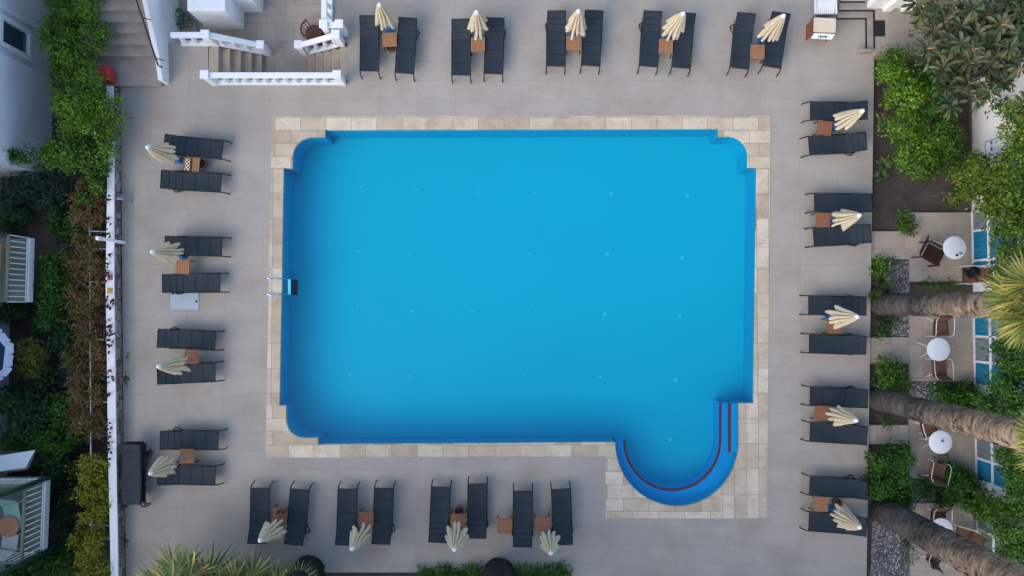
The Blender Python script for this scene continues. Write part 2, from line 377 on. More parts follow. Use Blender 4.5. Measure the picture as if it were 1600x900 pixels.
# ------------------------------------------------------------------ foliage helper
def unit(a): return a / np.maximum(np.linalg.norm(a, axis=1, keepdims=True), 1e-6)
def leaves_mesh(name, pts, dirs, norms, L, W, mat, parent=None, origin=(0, 0, 0), fold=.25, pointed=.45, blunt=False):
    n = len(pts); dirs = unit(dirs); side = unit(np.cross(dirs, norms)); nn = np.cross(side, dirs)
    L = np.asarray(L).reshape(-1, 1) * np.ones((n, 1)); W = np.asarray(W).reshape(-1, 1) * np.ones((n, 1))
    b = pts; mid = pts + dirs * L * pointed; tip = pts + dirs * L - nn * L * .12
    l = mid + side * W / 2 + nn * W * fold; r = mid - side * W / 2 + nn * W * fold
    V = np.empty((n, 4, 3)); V[:, 0] = b; V[:, 1] = r; V[:, 2] = tip; V[:, 3] = l
    if blunt:      # broad leaf: two halves folded along the midrib, rounded end
        a1 = pts + dirs * L * .30; a2 = pts + dirs * L * .72 - nn * L * .03
        q = [b, a1 + side * W * .30 + nn * W * .16, a2 + side * W * .5 + nn * W * .2, tip, a2 - side * W * .5 + nn * W * .2, a1 - side * W * .30 + nn * W * .16]
        V = np.empty((n, 8, 3)); V[:, 0] = q[0]; V[:, 1] = q[1]; V[:, 2] = q[2]; V[:, 3] = q[3]; V[:, 4] = q[0]; V[:, 5] = q[3]; V[:, 6] = q[4]; V[:, 7] = q[5]
        # weld the midrib so each leaf is one island
        n4 = n; Vv = np.empty((n, 6, 3))
        for i in range(6): Vv[:, i] = q[i]
        Vv = (Vv.reshape(-1, 3) - np.array(origin)).astype(np.float32)
        me = bpy.data.meshes.new(name); me.vertices.add(n * 6); me.vertices.foreach_set('co', Vv.ravel())
        base = (np.arange(n) * 6)[:, None]; idx = np.concatenate([base + np.array([0, 1, 2, 3]), base + np.array([0, 3, 4, 5])], axis=1).ravel().astype(np.int32)
        me.loops.add(n * 8); me.loops.foreach_set('vertex_index', idx); me.polygons.add(n * 2)
        me.polygons.foreach_set('loop_start', np.arange(0, n * 8, 4, dtype=np.int32)); me.polygons.foreach_set('loop_total', np.full(n * 2, 4, dtype=np.int32))
        me.materials.append(mat); me.update(calc_edges=True); o = bpy.data.objects.new(name, me); COL.objects.link(o)
        if parent: o.parent = parent
        return o
    V = (V.reshape(-1, 3) - np.array(origin)).astype(np.float32)
    me = bpy.data.meshes.new(name); me.vertices.add(n * 4); me.vertices.foreach_set('co', V.ravel())
    me.loops.add(n * 4); me.loops.foreach_set('vertex_index', np.arange(n * 4, dtype=np.int32))
    me.polygons.add(n); me.polygons.foreach_set('loop_start', np.arange(0, n * 4, 4, dtype=np.int32))
    me.polygons.foreach_set('loop_total', np.full(n, 4, dtype=np.int32))
    me.materials.append(mat); me.update(calc_edges=True)
    o = bpy.data.objects.new(name, me); COL.objects.link(o)
    if parent: o.parent = parent
    else: o.location = origin
    return o
def lump_points(c, r, n, clump=.16, up=.35):
    """leaf places on an uneven leafy mass: clumps spread over an ellipsoid shell"""
    c = np.array(c); r = np.array(r)
    area = r[0] * r[1] + r[1] * r[2] + r[0] * r[2]
    k = max(6, int(area * 26)); d = unit(rng.normal(size=(k, 3))); d[:, 2] = np.abs(d[:, 2]) * 1.0 - .25 * rng.random(k)
    rad = .5 + .45 * rng.random((k, 1)) ** .6
    cc = c + d * r * rad
    cs = clump * (.6 + .9 * rng.random(k))
    idx = rng.integers(0, k, n)
    off = np.clip(rng.normal(size=(n, 3)), -1.5, 1.5) * cs[idx][:, None] * .7
    p = cc[idx] + off
    out = unit((p - c) / r)
    nrm = unit(out * .6 + np.array([0, 0, up + .3]) + rng.normal(size=(n, 3)) * .55)
    return p, nrm, out
def bush(name, label, cat, lumps, L, W, mat, dens=260, group=None, clump=.16, stems=False, stem_mat=None, zmin=None):
    """lumps: (u, v, ru_px, rv_px, z, rz)"""
    ps = []; ns = []; os_ = []; cen = []
    for (u, v, ru, rv, z, rz) in lumps:
        c = P(u, v, z); sx = (CH - z) / F; r = (ru * sx, rv * sx, rz)
        area = 4 * (r[0] * r[1] + r[1] * r[2] + r[0] * r[2])
        n = int(area * dens * 2.7 * (.0030 / (L * W)) ** .85)
        p, nr, o = lump_points(c, r, max(n, 40), clump)
        ps.append(p); ns.append(nr); os_.append(o); cen.append((c, r))
    p = np.concatenate(ps); nr = np.concatenate(ns); o = np.concatenate(os_)
    if zmin is not None:
        k = p[:, 2] > zmin; p, nr, o = p[k], nr[k], o[k]
    n = len(p)
    d = rng.normal(size=(n, 3)) + o * .9 + np.array([0, 0, -.15]); d -= nr * (d * nr).sum(1, keepdims=True)
    c0 = cen[0][0]; base = Vector((c0.x, c0.y, max(-1.6, c0.z - cen[0][1][2])))
    t = thing(name, label, cat, base, 0, group)
    leaves_mesh('foliage', p, d, nr, L * (.5 + 1.0 * rng.random(n) ** 2), W * (.5 + 1.0 * rng.random(n) ** 2), mat, t, base)
    if stems:
        m = MB()
        for c, r in cen:
            for k in range(4):
                a = random.random() * 6.28
                e = c + Vector((math.cos(a) * r[0] * .5, math.sin(a) * r[1] * .5, r[2] * .35))
                b0 = Vector((c.x + math.cos(a) * .06, c.y + math.sin(a) * .06, c.z - r[2] * 1.0))
                m.tube([b0, (b0 + e) / 2 + Vector((random.uniform(-.05, .05), random.uniform(-.05, .05), .05)), e], .015, 5, rr=[.025, .018, .008])
        m.build('stem', stem_mat or M['bark'], t, base)
    return t

# ================================================================== SETTING
GL = -1.35      # left garden level
GR = -.20       # right garden level
deck_px = [(186, -150), (188, 150), (190, 300), (192, 560), (193, 700), (197, 906), (440, 906), (440, 894.5), (893, 894.5), (893, 1000), (1353, 1000),
           (1354, 900), (1360, 500), (1366, 83), (1367, -150), (517, -150), (517, 67), (543, 67), (543, 128), (325, 128), (325, 67), (258, 67), (258, -150)]
deck = [XY(*p) for p in deck_px]
cop_px = [(425, 182), (1204, 181), (1201, 500), (1198, 810), (946, 810), (946, 713), (415, 715), (420, 450)]
cop = [XY(*p) for p in cop_px]
def arc(cx, cy, rx, ry, a0, a1, n): return [(cx + rx * math.cos(R(a0 + (a1 - a0) * i / n)), cy - ry * math.sin(R(a0 + (a1 - a0) * i / n))) for i in range(n + 1)]
pool_px = [(508, 203), (1123, 201), (1123, 213)] + arc(1139, 243, 30, 30, 90, 0, 8) + [(1169, 262), (1183, 262), (1180.5, 450), (1178, 630), (1155, 630)] \
    + [(1155, 690)] + arc(1058, 690, 97, 101, 0, -180, 28)[1:] + [(961, 691), (497, 694.5), (497, 684)] + arc(475, 656, 28, 28, 270, 180, 8) + [(447, 633.5), (436.5, 633.5), (440, 450), (443, 263), (457, 263)] \
    + arc(490, 246, 33, 32, 180, 90, 8) + [(508, 214)]
pool = [XY(*p) for p in pool_px]

# ground: one sheet to the horizon, stepped down left of the stone wall and dug out under the deck
xw = P(180, 500).x; xr = P(1352, 500).x; yb = P(800, 893).y
g = MB()
xs = [-600, xw, xw + .01, xr, xr + .01, 600]; ytop = P(800, -148).y; ys = [-600, yb - .01, yb, ytop, ytop + .01, 600]
def gz(i, j):
    if i <= 1: return GL
    if 2 <= i <= 3 and 2 <= j <= 3: return -2.6
    return GR
vs = [(xs[i], ys[j], gz(i, j)) for j in range(6) for i in range(6)]
g.add(vs, [(j * 6 + i, j * 6 + i + 1, (j + 1) * 6 + i + 1, (j + 1) * 6 + i) for j in range(5) for i in range(5)])
tag(g.build('ground', M['soil']), kind='structure')

d = MB(); d.ringprism(deck, cop, -1.3, 0)
tag(d.build('pool_deck', M['deck']), kind='structure')
# travertine border: bands with their own tile direction
cp = MB(); cp.ringprism(cop, pool, -.12, .012)
co = cp.build('pool_border', [M['travertine'], M['travertine_side']])
for p in co.data.polygons: pass
# split the border in tiles of its own size along the sides: cut by planes and give side bands the upright tile pattern
bm = bmesh.new(); bm.from_mesh(co.data)
for (pt, nrm) in ((P(440, 262), (0, 1, 0)), (P(440, 634), (0, 1, 0)), (P(508, 450), (1, 0, 0)), (P(1122, 450), (1, 0, 0)), (P(800, 630), (0, 1, 0))):
    bmesh.ops.bisect_plane(bm, geom=bm.verts[:] + bm.edges[:] + bm.faces[:], plane_co=pt, plane_no=nrm)
xl = P(508, 450).x; xrr = P(1122, 450).x; yt = P(440, 262).y; yl = P(440, 634).y
for f in bm.faces:
    c = f.calc_center_median()
    if (c.x < xl and yl < c.y < yt) or (c.x > xrr and c.y < yt): f.material_index = 1
bm.to_mesh(co.data); bm.free()
tag(co, kind='structure')
court = MB(); court.prism([XY(150, -160, -.9), XY(560, -160, -.9), XY(560, 135, -.9), XY(150, 135, -.9)], -1.2, -.9)
tag(court.build('sunken_courtyard_paving', M['court']), kind='structure')

# ---------------- pool
PD = -1.12
sp = thing('swimming_pool', 'large blue rectangular swimming pool with scooped corners and a rounded step bay', 'pool', (P(800, 450).x, P(800, 450).y, PD))
so = sp.location
w = MB(); n = len(pool)
w.add([(p[0], p[1], PD) for p in pool] + [(p[0], p[1], -.125) for p in pool], [((i + 1) % n, i, n + i, n + (i + 1) % n) for i in range(n)])
w.build('pool_wall', M['poolwall'], sp, so)
w = MB(); w.prism(pool, PD - .1, PD, bottom=False); w.build('pool_floor', M['poolpaint'], sp, so)
# rounded bench step with a red edge
zs = -.42
outer = [(1155, 690)] + arc(1058, 690, 96.5, 100.5, 0, -180, 28)[1:]
outer = [(1154.5, 631)] + outer
inner = [(1124, 629)] + [(1124, 690)] + arc(1050.5, 688, 73.5, 76, 0, -180, 28)[1:]
def band(o_px, i_px, z0, z1):
    """solid step between outer and inner outlines, given where they are seen at its top"""
    k = 30
    def rs(px):
        pts = [P(u, v, z1) for u, v in px]; d = [0]
        for a, b in zip(pts, pts[1:]): d.append(d[-1] + (b - a).length)
        out = []
        for i in range(k + 1):
            t = d[-1] * i / k; j = max(q for q in range(len(d)) if d[q] <= t + 1e-9); j = min(j, len(pts) - 2)
            f = (t - d[j]) / max(d[j + 1] - d[j], 1e-9); out.append(pts[j].lerp(pts[j + 1], f))
        return out
    A, B = rs(o_px), rs(i_px); return A, B
def bandmesh(m, A, B, z0, z1):
    k = len(A) - 1
    vs = [(p.x, p.y, z1) for p in A] + [(p.x, p.y, z1) for p in B] + [(p.x, p.y, z0) for p in A] + [(p.x, p.y, z0) for p in B]
    q = k + 1; fs = []
    for i in range(k):
        fs += [(i, i + 1, q + i + 1, q + i), (q + i, q + i + 1, 3 * q + i + 1, 3 * q + i), (2 * q + i, 2 * q + i + 1, i + 1, i)]
    fs += [(0, q, 3 * q, 2 * q), (k, 2 * q + k, 3 * q + k, q + k)]
    m.add(vs, fs)
A, B = band(outer, inner, PD, zs)
m = MB(); bandmesh(m, A, B, PD, zs); m.build('bench_step', M['poolstep'], sp, so)
B2 = [b + (a - b).normalized() * .075 for a, b in zip(A, B)]
m = MB(); bandmesh(m, B2, [b + (b - a).normalized() * .004 for a, b in zip(A, B)], zs - .05, zs + .004); m.build('step_edge', M['redline'], sp, so)
z2 = -.2
m = MB(); m.prism([XY(1139, 630.5, z2), XY(1154.5, 630.5, z2), XY(1154.5, 707, z2), XY(1139, 707, z2)], zs + .001, z2); m.build('upper_step', M['poolstep'], sp, so)
m = MB(); m.prism([XY(1138, 630, z2), XY(1142.3, 630, z2), XY(1142.3, 707, z2), XY(1138, 707, z2)], z2 - .05, z2 + .004); m.build('step_edge', M['redline'], sp, so)
inlets = [(651, 296), (748, 300), (836, 301), (956, 302), (1074, 305), (641, 395), (741, 396), (828, 396), (949, 397), (1066, 403),
          (552, 484), (645, 486), (738, 486), (826, 486), (945, 491), (1062, 494), (546, 585), (640, 587), (729, 587), (819, 585), (938, 589), (1056, 594), (1047, 687), (560, 392), (564, 292)]
for i, (u, v) in enumerate(inlets):
    c = P(u, v, PD); r = .065 if u > 900 else .05
    m = MB(); m.lathe([(r, .002), (r, .014), (r * .75, .018), (r * .45, .018), (r * .4, .008)], (c.x, c.y, PD), 14)
    m.build('floor_inlet', M['inlet'] if u > 900 else M['inletblue'], sp, so)
wm = MB(); wm.add([(p[0], p[1], -.075) for p in pool], [])
tri = tessellate_polygon([[Vector((p[0], p[1], 0)) for p in pool]])
wo = MB(); wo.prism(pool, -.2, -.075, bottom=False)
me_pts = [(p[0], p[1], -.075) for p in pool]
wo = MB(); fs = []
for t in tri:
    A_, B_, C_ = [pool[i] for i in t]
    fs.append(tuple(t) if (B_[0] - A_[0]) * (C_[1] - A_[1]) - (B_[1] - A_[1]) * (C_[0] - A_[0]) > 0 else tuple(t[::-1]))
wo.add(me_pts, fs); tag(wo.build('water', M['water']), kind='structure')

# pool ladder
b1 = P(423, 436); b2 = P(423, 460.5); yc = (b1.y + b2.y) / 2; hw = abs(b1.y - b2.y) / 2; xe = P(440, 448).x
t = thing('pool_ladder', 'steel pool ladder with two hooped handrails on the left edge of the pool', 'ladder', (b1.x, yc, 0))
for s in (-1, 1):
    m = MB(); y = s * hw
    L = xe - b1.x
    m.tube([(0, y, 0), (0, y, .5), (.05, y, .62), (.15, y, .68), (L - .05, y, .60), (L + .1, y, .45), (L + .14, y, .2), (L + .14, y, -1.0)], .021, 10)
    m.build('handrail', M['chrome'], t)
    m = MB(); m.lathe([(.05, .0), (.05, .02), (.03, .03)], (0, y, .001), 14); m.build('flange', M['chrome'], t)
for k in range(3):
    m = MB(); m.box((L + .20 + .025 * k, 0, -.14 - .25 * k), (.09 + .02 * k, hw * 2, .03)); m.build('rung', M['whiteplastic'] if k == 0 else M['nosing'], t, bevel=.008)

# ================================================================== LEFT WALL, garden side
wall_pts = [(134, 166, 176, 186), (240, 168, 178, 187), (450, 165, 178, 190), (560, 167, 179.5, 192), (700, 168.5, 181.5, 193), (800, 171, 183, 194), (905, 173, 184.5, 198), (1000, 175, 187, 200)]
WZ = .42
o = P(185, 500)
t = thing('garden_wall', 'long low rough stone garden wall with a white painted cap along the left deck edge', 'wall', (o.x, o.y, 0))
m = MB(); m2 = MB()
prev = None
for (v, a, b, c) in wall_pts:
    L_ = P(a, v, WZ); Rr = P(b, v, WZ); bx = P(c, v, 0).x
    cur = (L_.x, Rr.x, Rr.y, bx)
    if prev:
        q0, q1 = prev, cur
        m2.hexa([(q0[0], q0[2], WZ - .05), (q1[0], q1[2], WZ - .05), (q1[1], q1[2], WZ - .05), (q0[1], q0[2], WZ - .05), (q0[0], q0[2], WZ), (q1[0], q1[2], WZ), (q1[1], q1[2], WZ), (q0[1], q0[2], WZ)])
        m.hexa([(q0[0] + .02, q0[2], GL - .1), (q1[0] + .02, q1[2], GL - .1), (q1[3], q1[2], GL - .1), (q0[3], q0[2], GL - .1), (q0[0] + .02, q0[2], WZ - .052), (q1[0] + .02, q1[2], WZ - .052), (q1[1] - .015, q1[2], WZ - .052), (q0[1] - .015, q0[2], WZ - .052)])
    prev = cur
m.build('stone_face', M['stonewall'], t, t.location); m2.build('white_cap', M['white'], t, t.location)
for (u, v, mt, lab) in ((172, 433, 'pinkred', 'small faded red plate fixed on the white wall cap'), (172, 454, 'yellow', 'small yellow plate fixed on the white wall cap')):
    c = P(u, v, WZ); m = MB(); m.box((0, 0, .008), (.16, .17, .012)); m.box((0, 0, .016), (.09, .10, .006))
    tag(m.build('wall_plate', M[mt], origin=(0, 0, 0)), lab, 'plate').location = (c.x, c.y, WZ)
# white post light beside the wall
c = P(194, 379)
t = thing('lamp_post', 'white round post light standing at the foot of the stone wall', 'lamp post', (c.x, c.y, 0))
m = MB(); m.lathe([(.055, 0), (.055, .02), (.05, .03), (.05, 1.25)], n=14); m.build('post', M['whiteplastic'], t)
m = MB(); m.lathe([(.05, 1.251), (.065, 1.30), (.065, 1.47), (.055, 1.5)], n=14); m.build('lamp_head', M['whiteplastic'], t)
c = P(189, 311, .2)
t = thing('floodlight', 'grey floodlight on a bracket fixed to the stone face of the wall', 'floodlight', (c.x, c.y, .2))
m = MB(); m.tube([(-.16, 0, .12), (.05, 0, .1), (.14, -.02, .02)], .045, 10); m.build('housing', M['grey'], t)
m = MB(); m.box((0, .1, 0), (.26, .05, .05)); m.tube([(.13, .1, 0), (.22, 0, -.12), (.22, -.12, -.16)], .02, 6); m.build('bracket', M['grey'], t)
# floor hatch
c = P(288.5, 470)
t = thing('floor_hatch', 'pale grey metal access hatch set in the deck paving', 'hatch', (c.x, c.y, 0))
m = MB(); m.box((0, 0, .006), (.94, .60, .008)); m.build('hatch_frame', M['grey'], t)
m = MB(); m.box((0, 0, .013), (.88, .54, .012)); m.build('hatch_lid', M['hatch'], t, bevel=.004)
for (a, b) in ((-.36, .22), (.38, -.02)):
    m = MB(); m.lathe([(.035, .0195), (.035, .028), (.02, .03)], (a, b, 0), 12); m.build('lifting_hole', M['black'], t)

# ================================================================== LOUNGERS
def make_lounger(name, back_deg, label):
    t = thing(name, label, 'sun lounger', (0, 0, 0), 0, 'black sling sun loungers around the pool')
    ZR = .33; a = R(back_deg); hx = .36; bl = .61
    be = Vector((hx + bl * math.cos(a), 0, ZR + .02 + bl * math.sin(a)))
    m = MB()
    for s in (-1, 1):
        y = s * .29
        m.tube([(-.83, y, ZR), (hx + .30, y, ZR)], .019, 8)
        m.tube([(hx, s * .275, ZR + .02), (be.x, s * .275, be.z)], .017, 8)
        m.tube([(hx + .28, s * .275, ZR + .02 + .28 * math.tan(a)), (hx + .42, s * .30, ZR - .02)], .010, 6)
    for (x, z, hy) in ((-.83, ZR, .29), (hx - .03, ZR - .01, .29), (hx + .28, ZR, .29)):
        m.tube([(x, -hy, z), (x, hy, z)], .017, 8)
    m.tube([(be.x, -.285, be.z), (be.x, .285, be.z)], .019, 8)
    m.build('frame', M['frame'], t)
    for s in (-1, 1):
        y = s * .29
        m = MB(); m.tube([(-.79, y, ZR - .005), (-.87, y, ZR - .02), (-.94, y, ZR - .12), (-.985, y * 1.01, .02), (-.99, y * 1.01, 0)], .019, 8); m.build('leg', M['frame'], t)
        m = MB(); m.tube([(.30, y, ZR - .02), (.40, s * .298, .2), (.55, s * .31, .05), (.68, s * .325, .02)], .017, 8)
        m.tube([(.60, s * .292, ZR), (.66, s * .315, .16), (.68, s * .325, .02)], .016, 8); m.build('leg', M['frame'], t)
    # sling panels
    def sheet(p0, p1, hw, sag, nx, ny=6, th=.006):
        mm = MB(); mm.smooth = True; p0 = Vector(p0); p1 = Vector(p1); nrm = Vector((-(p1 - p0).z, 0, (p1 - p0).x)).normalized()
        vs = []
        for k in (0, 1):
            for i in range(nx + 1):
                for j in range(ny + 1):
                    fx = i / nx; fy = j / ny * 2 - 1
                    p = p0.lerp(p1, fx) + Vector((0, fy * hw, 0)) - nrm * (sag * (1 - fy * fy) * math.sin(math.pi * min(max(fx, .02), .98)) ** .5) - nrm * th * k
                    vs.append(p)
        q = (nx + 1) * (ny + 1); fs = []
        for i in range(nx):
            for j in range(ny):
                A_ = i * (ny + 1) + j; f = (A_, A_ + ny + 1, A_ + ny + 2, A_ + 1); fs.append(f); fs.append(tuple(x + q for x in f[::-1]))
        mm.add(vs, fs); return mm
    mm = sheet((-.83, 0, ZR + .02), (hx + .015, 0, ZR + .02), .272, .035, 14); ss = mm.build('seat_sling', M['sling'], t)
    for x in (-.83 + .39, -.83 + .79):
        sm = MB(); sm.tube([(x, y, ZR + .024 - .034 * (1 - (y / .272) ** 2)) for y in (-.27, -.18, -.09, 0, .09, .18, .27)], .007, 5)
        sm.build('seam', M['frame'], ss)
    d_ = (be - Vector((hx, 0, ZR + .02))).normalized(); nr = Vector((-d_.z, 0, d_.x))
    p0 = Vector((hx - .01, 0, ZR + .03)); p1 = be + nr * .015
    mm = sheet(p0, p1, .262, .02, 8); bs = mm.build('back_sling', M['sling'], t)
    for f in (.32, .62):
        sm = MB(); c = p0.lerp(p1, f); sm.tube([c + Vector((0, y, 0)) + nr * (.004 - .02 * (1 - (y / .262) ** 2)) for y in (-.26, -.17, -.08, 0, .08, .17, .26)], .006, 5)
        sm.build('seam', M['frame'], bs)
    return t
TOP = ['nearest the white balustrades', 'second from the white balustrades', 'in the middle of the row above the pool', 'second from the wooden sign stand', 'nearest the wooden sign stand']
LEFT = ['with the chessboard table', 'just above the floor hatch', 'just below the floor hatch', 'next to the stacked loungers']
RIGHT = ['beside the bright green bushes', 'beside the bare soil bed', 'by the topmost palm trunk', 'by the middle palm trunk', 'by the lowest palm trunk']
BOT = ['behind the spiky palm tops', 'second from the left below the pool', 'third from the left below the pool', 'nearest the rounded pool bay']
def labs(pair, a, b):
    return ['%s black lounger of the pair %s' % (s, pair) for s in (a, b)]
LG = []
def grp(names, a, b, rows):
    for i, nm in enumerate(names):
        for lab, (h, f, k) in zip(labs(nm, a, b), rows[2 * i:2 * i + 2]): LG.append((h, f, k, lab))
grp(TOP, 'left', 'right', [((576, 24.5), (580, 123), 1), ((637, 28), (633.5, 126.5), 0), ((720, 30), (721.5, 129.5), 1), ((773.7, 28), (771, 127.5), 0), ((870, 17), (867.5, 115.7), 1), ((928.5, 16.5), (920.7, 115), 1),
    ((1020.5, 17.5), (1010, 116), 1), ((1073, 20.5), (1060, 118), 1), ((1166.7, 20.7), (1149.7, 118.7), 1), ((1221, 20), (1199, 117), 1)])
grp(LEFT, 'upper', 'lower', [((257, 223.5), (361, 238), 1), ((251.7, 279.7), (359.5, 288.7), 0), ((258, 383), (360.3, 387), 0), ((254, 443), (357.5, 442), 0), ((246.5, 528.4), (350, 532), 0), ((246, 586.5), (349.5, 579.3), 1),
    ((250.5, 688), (354.7, 685), 0), ((246, 744), (350, 739.5), 1)])
grp(RIGHT, 'upper', 'lower', [((1355, 172), (1252.5, 177.3), 1), ((1353.5, 220), (1250.5, 231.6), 1), ((1362, 317), (1258.7, 318.5), 0), ((1360.5, 364.5), (1257.5, 372.4), 1), ((1353, 478.3), (1249.5, 476.6), 0), ((1353, 539.5), (1251, 535.6), 0),
    ((1355.5, 623.4), (1252, 616.6), 1), ((1354.5, 681), (1252, 671.5), 0), ((1355, 766.4), (1251.7, 754.3), 1), ((1354, 824), (1250.4, 809.3), 1)])
grp(BOT, 'left', 'right', [((401, 849), (412.5, 751.5), 1), ((458.5, 850.7), (473.7, 753.7), 1), ((538, 851.5), (547, 753), 1), ((595, 850), (603, 751.5), 1), ((684, 847.5), (691, 750), 1), ((745, 841), (747, 745), 0),
    ((816.5, 854.5), (817, 756), 0), ((880.5, 851), (875, 753), 0)])
protos = {0: None, 1: None}
for (h, f, k, lab) in LG:
    ang = (9, 19)[k]; zh = .35 + .61 * math.sin(R(ang)); xh = .36 + .61 * math.cos(R(ang))
    Hh = P(h[0], h[1], zh); Ff = P(f[0], f[1], .02); dv = Vector((Hh.x - Ff.x, Hh.y - Ff.y)); Ln = dv.length; sc_ = Ln / (xh + .99)
    rz = math.atan2(dv.y, dv.x); loc = (Ff.x + math.cos(rz) * .99 * sc_, Ff.y + math.sin(rz) * .99 * sc_, 0.001)
    if protos[k] is None:
        protos[k] = make_lounger('sun_lounger', ang, lab); o = protos[k]; o.location = loc; o.rotation_euler = (0, 0, rz)
    else: o = dup(protos[k], loc, rz, lab)
    o.scale = (sc_, 1, 1)
    
# stack by the wall
flat = None
sk = ['bottom', 'second from bottom', 'third from bottom', 'top']
for i in range(4):
    lab = 'black sling lounger, %s one of the stack against the stone wall' % sk[i]
    c = P(213 + (0, 1.5, -1, .5)[i] + 0, 741 + (1, -2, 1, 0)[i], 0.3); loc = (c.x, c.y, .001 + .09 * i); rz = math.pi / 2 + R((-2, 1.5, -1, .6)[i])
    if flat is None: flat = make_lounger('sun_lounger', 0.5, lab); o = flat; o.location = loc; o.rotation_euler = (0, 0, rz)
    else: o = dup(flat, loc, rz, lab)

# ================================================================== SIDE TABLES
def make_table(name, label, mt):
    t = thing(name, label, 'side table', (0, 0, 0), 0, 'slatted wooden side tables between the loungers')
    w_ = .44; m = MB()
    for i in range(6):
        y = -w_ / 2 + (i + .5) * w_ / 6; m.box((0, y, .415), (w_, w_ / 6 - .010, .02))
    m.build('table_top', mt, t, bevel=.003)
    m = MB()
    for s in (-1, 1): m.box((s * .19, 0, .39), (.025, .40, .025)); m.box((0, s * .205, .3895), (.37, .02, .024))
    m.build('table_frame', M['frame'], t)
    for sx in (-1, 1):
        for sy in (-1, 1):
            m = MB(); m.tube([(sx * .19, sy * .195, .39), (sx * .215, sy * .215, 0)], .014, 6); m.build('leg', M['frame'], t)
    return t
tp = {'wood': None, 'woodred': None}
TB = [(608.7, 62, 3, 'wood', TOP[0]), (746.7, 69.5, 90, 'wood', TOP[1]), (896, 67.5, 2, 'wood', TOP[2]), (1040.5, 72.5, 88, 'wood', TOP[3]), (1183.7, 81, -3, 'wood', TOP[4]),
      (300.5, 256.5, 85, 'wood', LEFT[0]), (285, 417, 88, 'wood', LEFT[1]), (299.5, 557, 1, 'woodred', LEFT[2]), (291.7, 712.5, 0, 'wood', LEFT[3]),
      (1288.7, 200, 80, 'woodred', RIGHT[0]), (1286, 344, 0, 'woodred', RIGHT[1]), (1304, 510, 2, 'woodred', RIGHT[2]), (1285, 645, 0, 'woodred', RIGHT[3]), (1283, 788, 0, 'wood', RIGHT[4]),
      (437, 805, 88, 'woodred', BOT[0]), (572.5, 811, 0, 'woodred', BOT[1]), (716, 814, 91, 'woodred', BOT[2])]
TB = [(u, v, a, k, 'slatted wooden side table between the loungers ' + d_) for (u, v, a, k, d_) in TB]
TB += [(788.7, 822, 90, 'woodred', 'square slatted wooden side table left of the last lounger pair below the pool'), (847.5, 819, 92, 'woodred', 'square slatted wooden side table between the loungers nearest the rounded pool bay')]
for (u, v, a, k, lab) in TB:
    c = P(u, v, .425); loc = (c.x, c.y, 0.001)
    if tp[k] is None: tp[k] = make_table('side_table', lab, M[k]); o = tp[k]; o.location = loc; o.rotation_euler = (0, 0, R(a))
    else: dup(tp[k], loc, R(a), lab)
c = P(294, 257, .43)
t = thing('chess_board', 'folding wooden chess board lying on the slatted side table', 'board game', (c.x, c.y, .427), R(-3))
m = MB(); m.box((0, 0, .012), (.21, .40, .024)); m.build('board_rim', M['darkwood'], t)
m = MB(); m.box((-.015, 0, .0255), (.16, .37, .003)); m.build('board_squares', M['chess'], t)
pots = [(317, 256.5, 0, 'brown ashtray pot on the deck beside the chess table'), (611, 75, 0, 'brown ashtray pot on the deck below the table nearest the balustrades'), (1307, 785, 0, 'reddish ashtray pot on the deck beside the table by the lowest palm'),
        (717.5, 797.5, 0, 'brown ashtray pot on the deck above the third table below the pool'), (434, 801, .427, 'left brown ashtray on the table behind the spiky palm tops'), (442, 801, .427, 'right brown ashtray on the table behind the spiky palm tops')]
for (u, v, z, lab) in pots:
    c = P(u, v, z + .15); k = 1 if z == 0 else .45
    t = thing('ashtray_pot', lab, 'ashtray', (c.x, c.y, z + .001), 0, 'brown ashtray pots')
    m = MB(); m.lathe([(.09 * k, 0), (.12 * k, .1 * k), (.13 * k, .22 * k), (.145 * k, .23 * k), (.145 * k, .26 * k), (.12 * k, .26 * k), (.11 * k, .2 * k)], n=18); m.build('pot', M['terracotta'], t)
    m = MB(); m.lathe([(.105 * k, .19 * k), (.105 * k, .205 * k)], n=14); m.build('sand', M['soil'], t)

# ================================================================== PARASOLS
UT = 2.08
def make_canopy(seed, lean):
    r_ = random.Random(seed); nf = 10; na = 140; nl = 16
    f0 = r_.random() * 6.28
    flap = [(r_.uniform(.80, 1.15), r_.uniform(.70, 1.05), r_.uniform(-.16, .16)) for _ in range(nf)]
    m = MB(); m.smooth = True; vs = []
    for j in range(nl + 1):
        t = j / nl
        for i in range(na):
            th = 2 * math.pi * i / na
            k = (th / (2 * math.pi) * nf); i0 = int(k) % nf; fr = k - int(k)
            s = max(0.0, 1 - abs(fr - .5) * 2)          # 1 on the fold ridge, 0 in the valley
            s = min(1.0, s * 1.5) ** .9                # broad flat fold with a blunt end
            fr_r, fr_z, fr_t = flap[i0]
            Rr = .05 + .29 * t ** .8 * fr_r
            r = Rr * (.26 + .74 * s) if t > .08 else Rr
            zb = UT - .06 - (1.34 * fr_z) * (t ** 1.0) * (.90 + .10 * s)
            # flaps hang a little sideways
            ang = th + f0 + fr_t * t * s + .05 * math.sin(9 * t + i0)
            x = r * math.cos(ang) + lean[0] * t * .06; y = r * math.sin(ang) + lean[1] * t * .06
            vs.append((x, y, zb))
    fs = [(j * na + i, (j + 1) * na + i, (j + 1) * na + (i + 1) % na, j * na + (i + 1) % na) for j in range(nl) for i in range(na)]
    fs.append(tuple(range(na)))
    m.add(vs, fs); return m
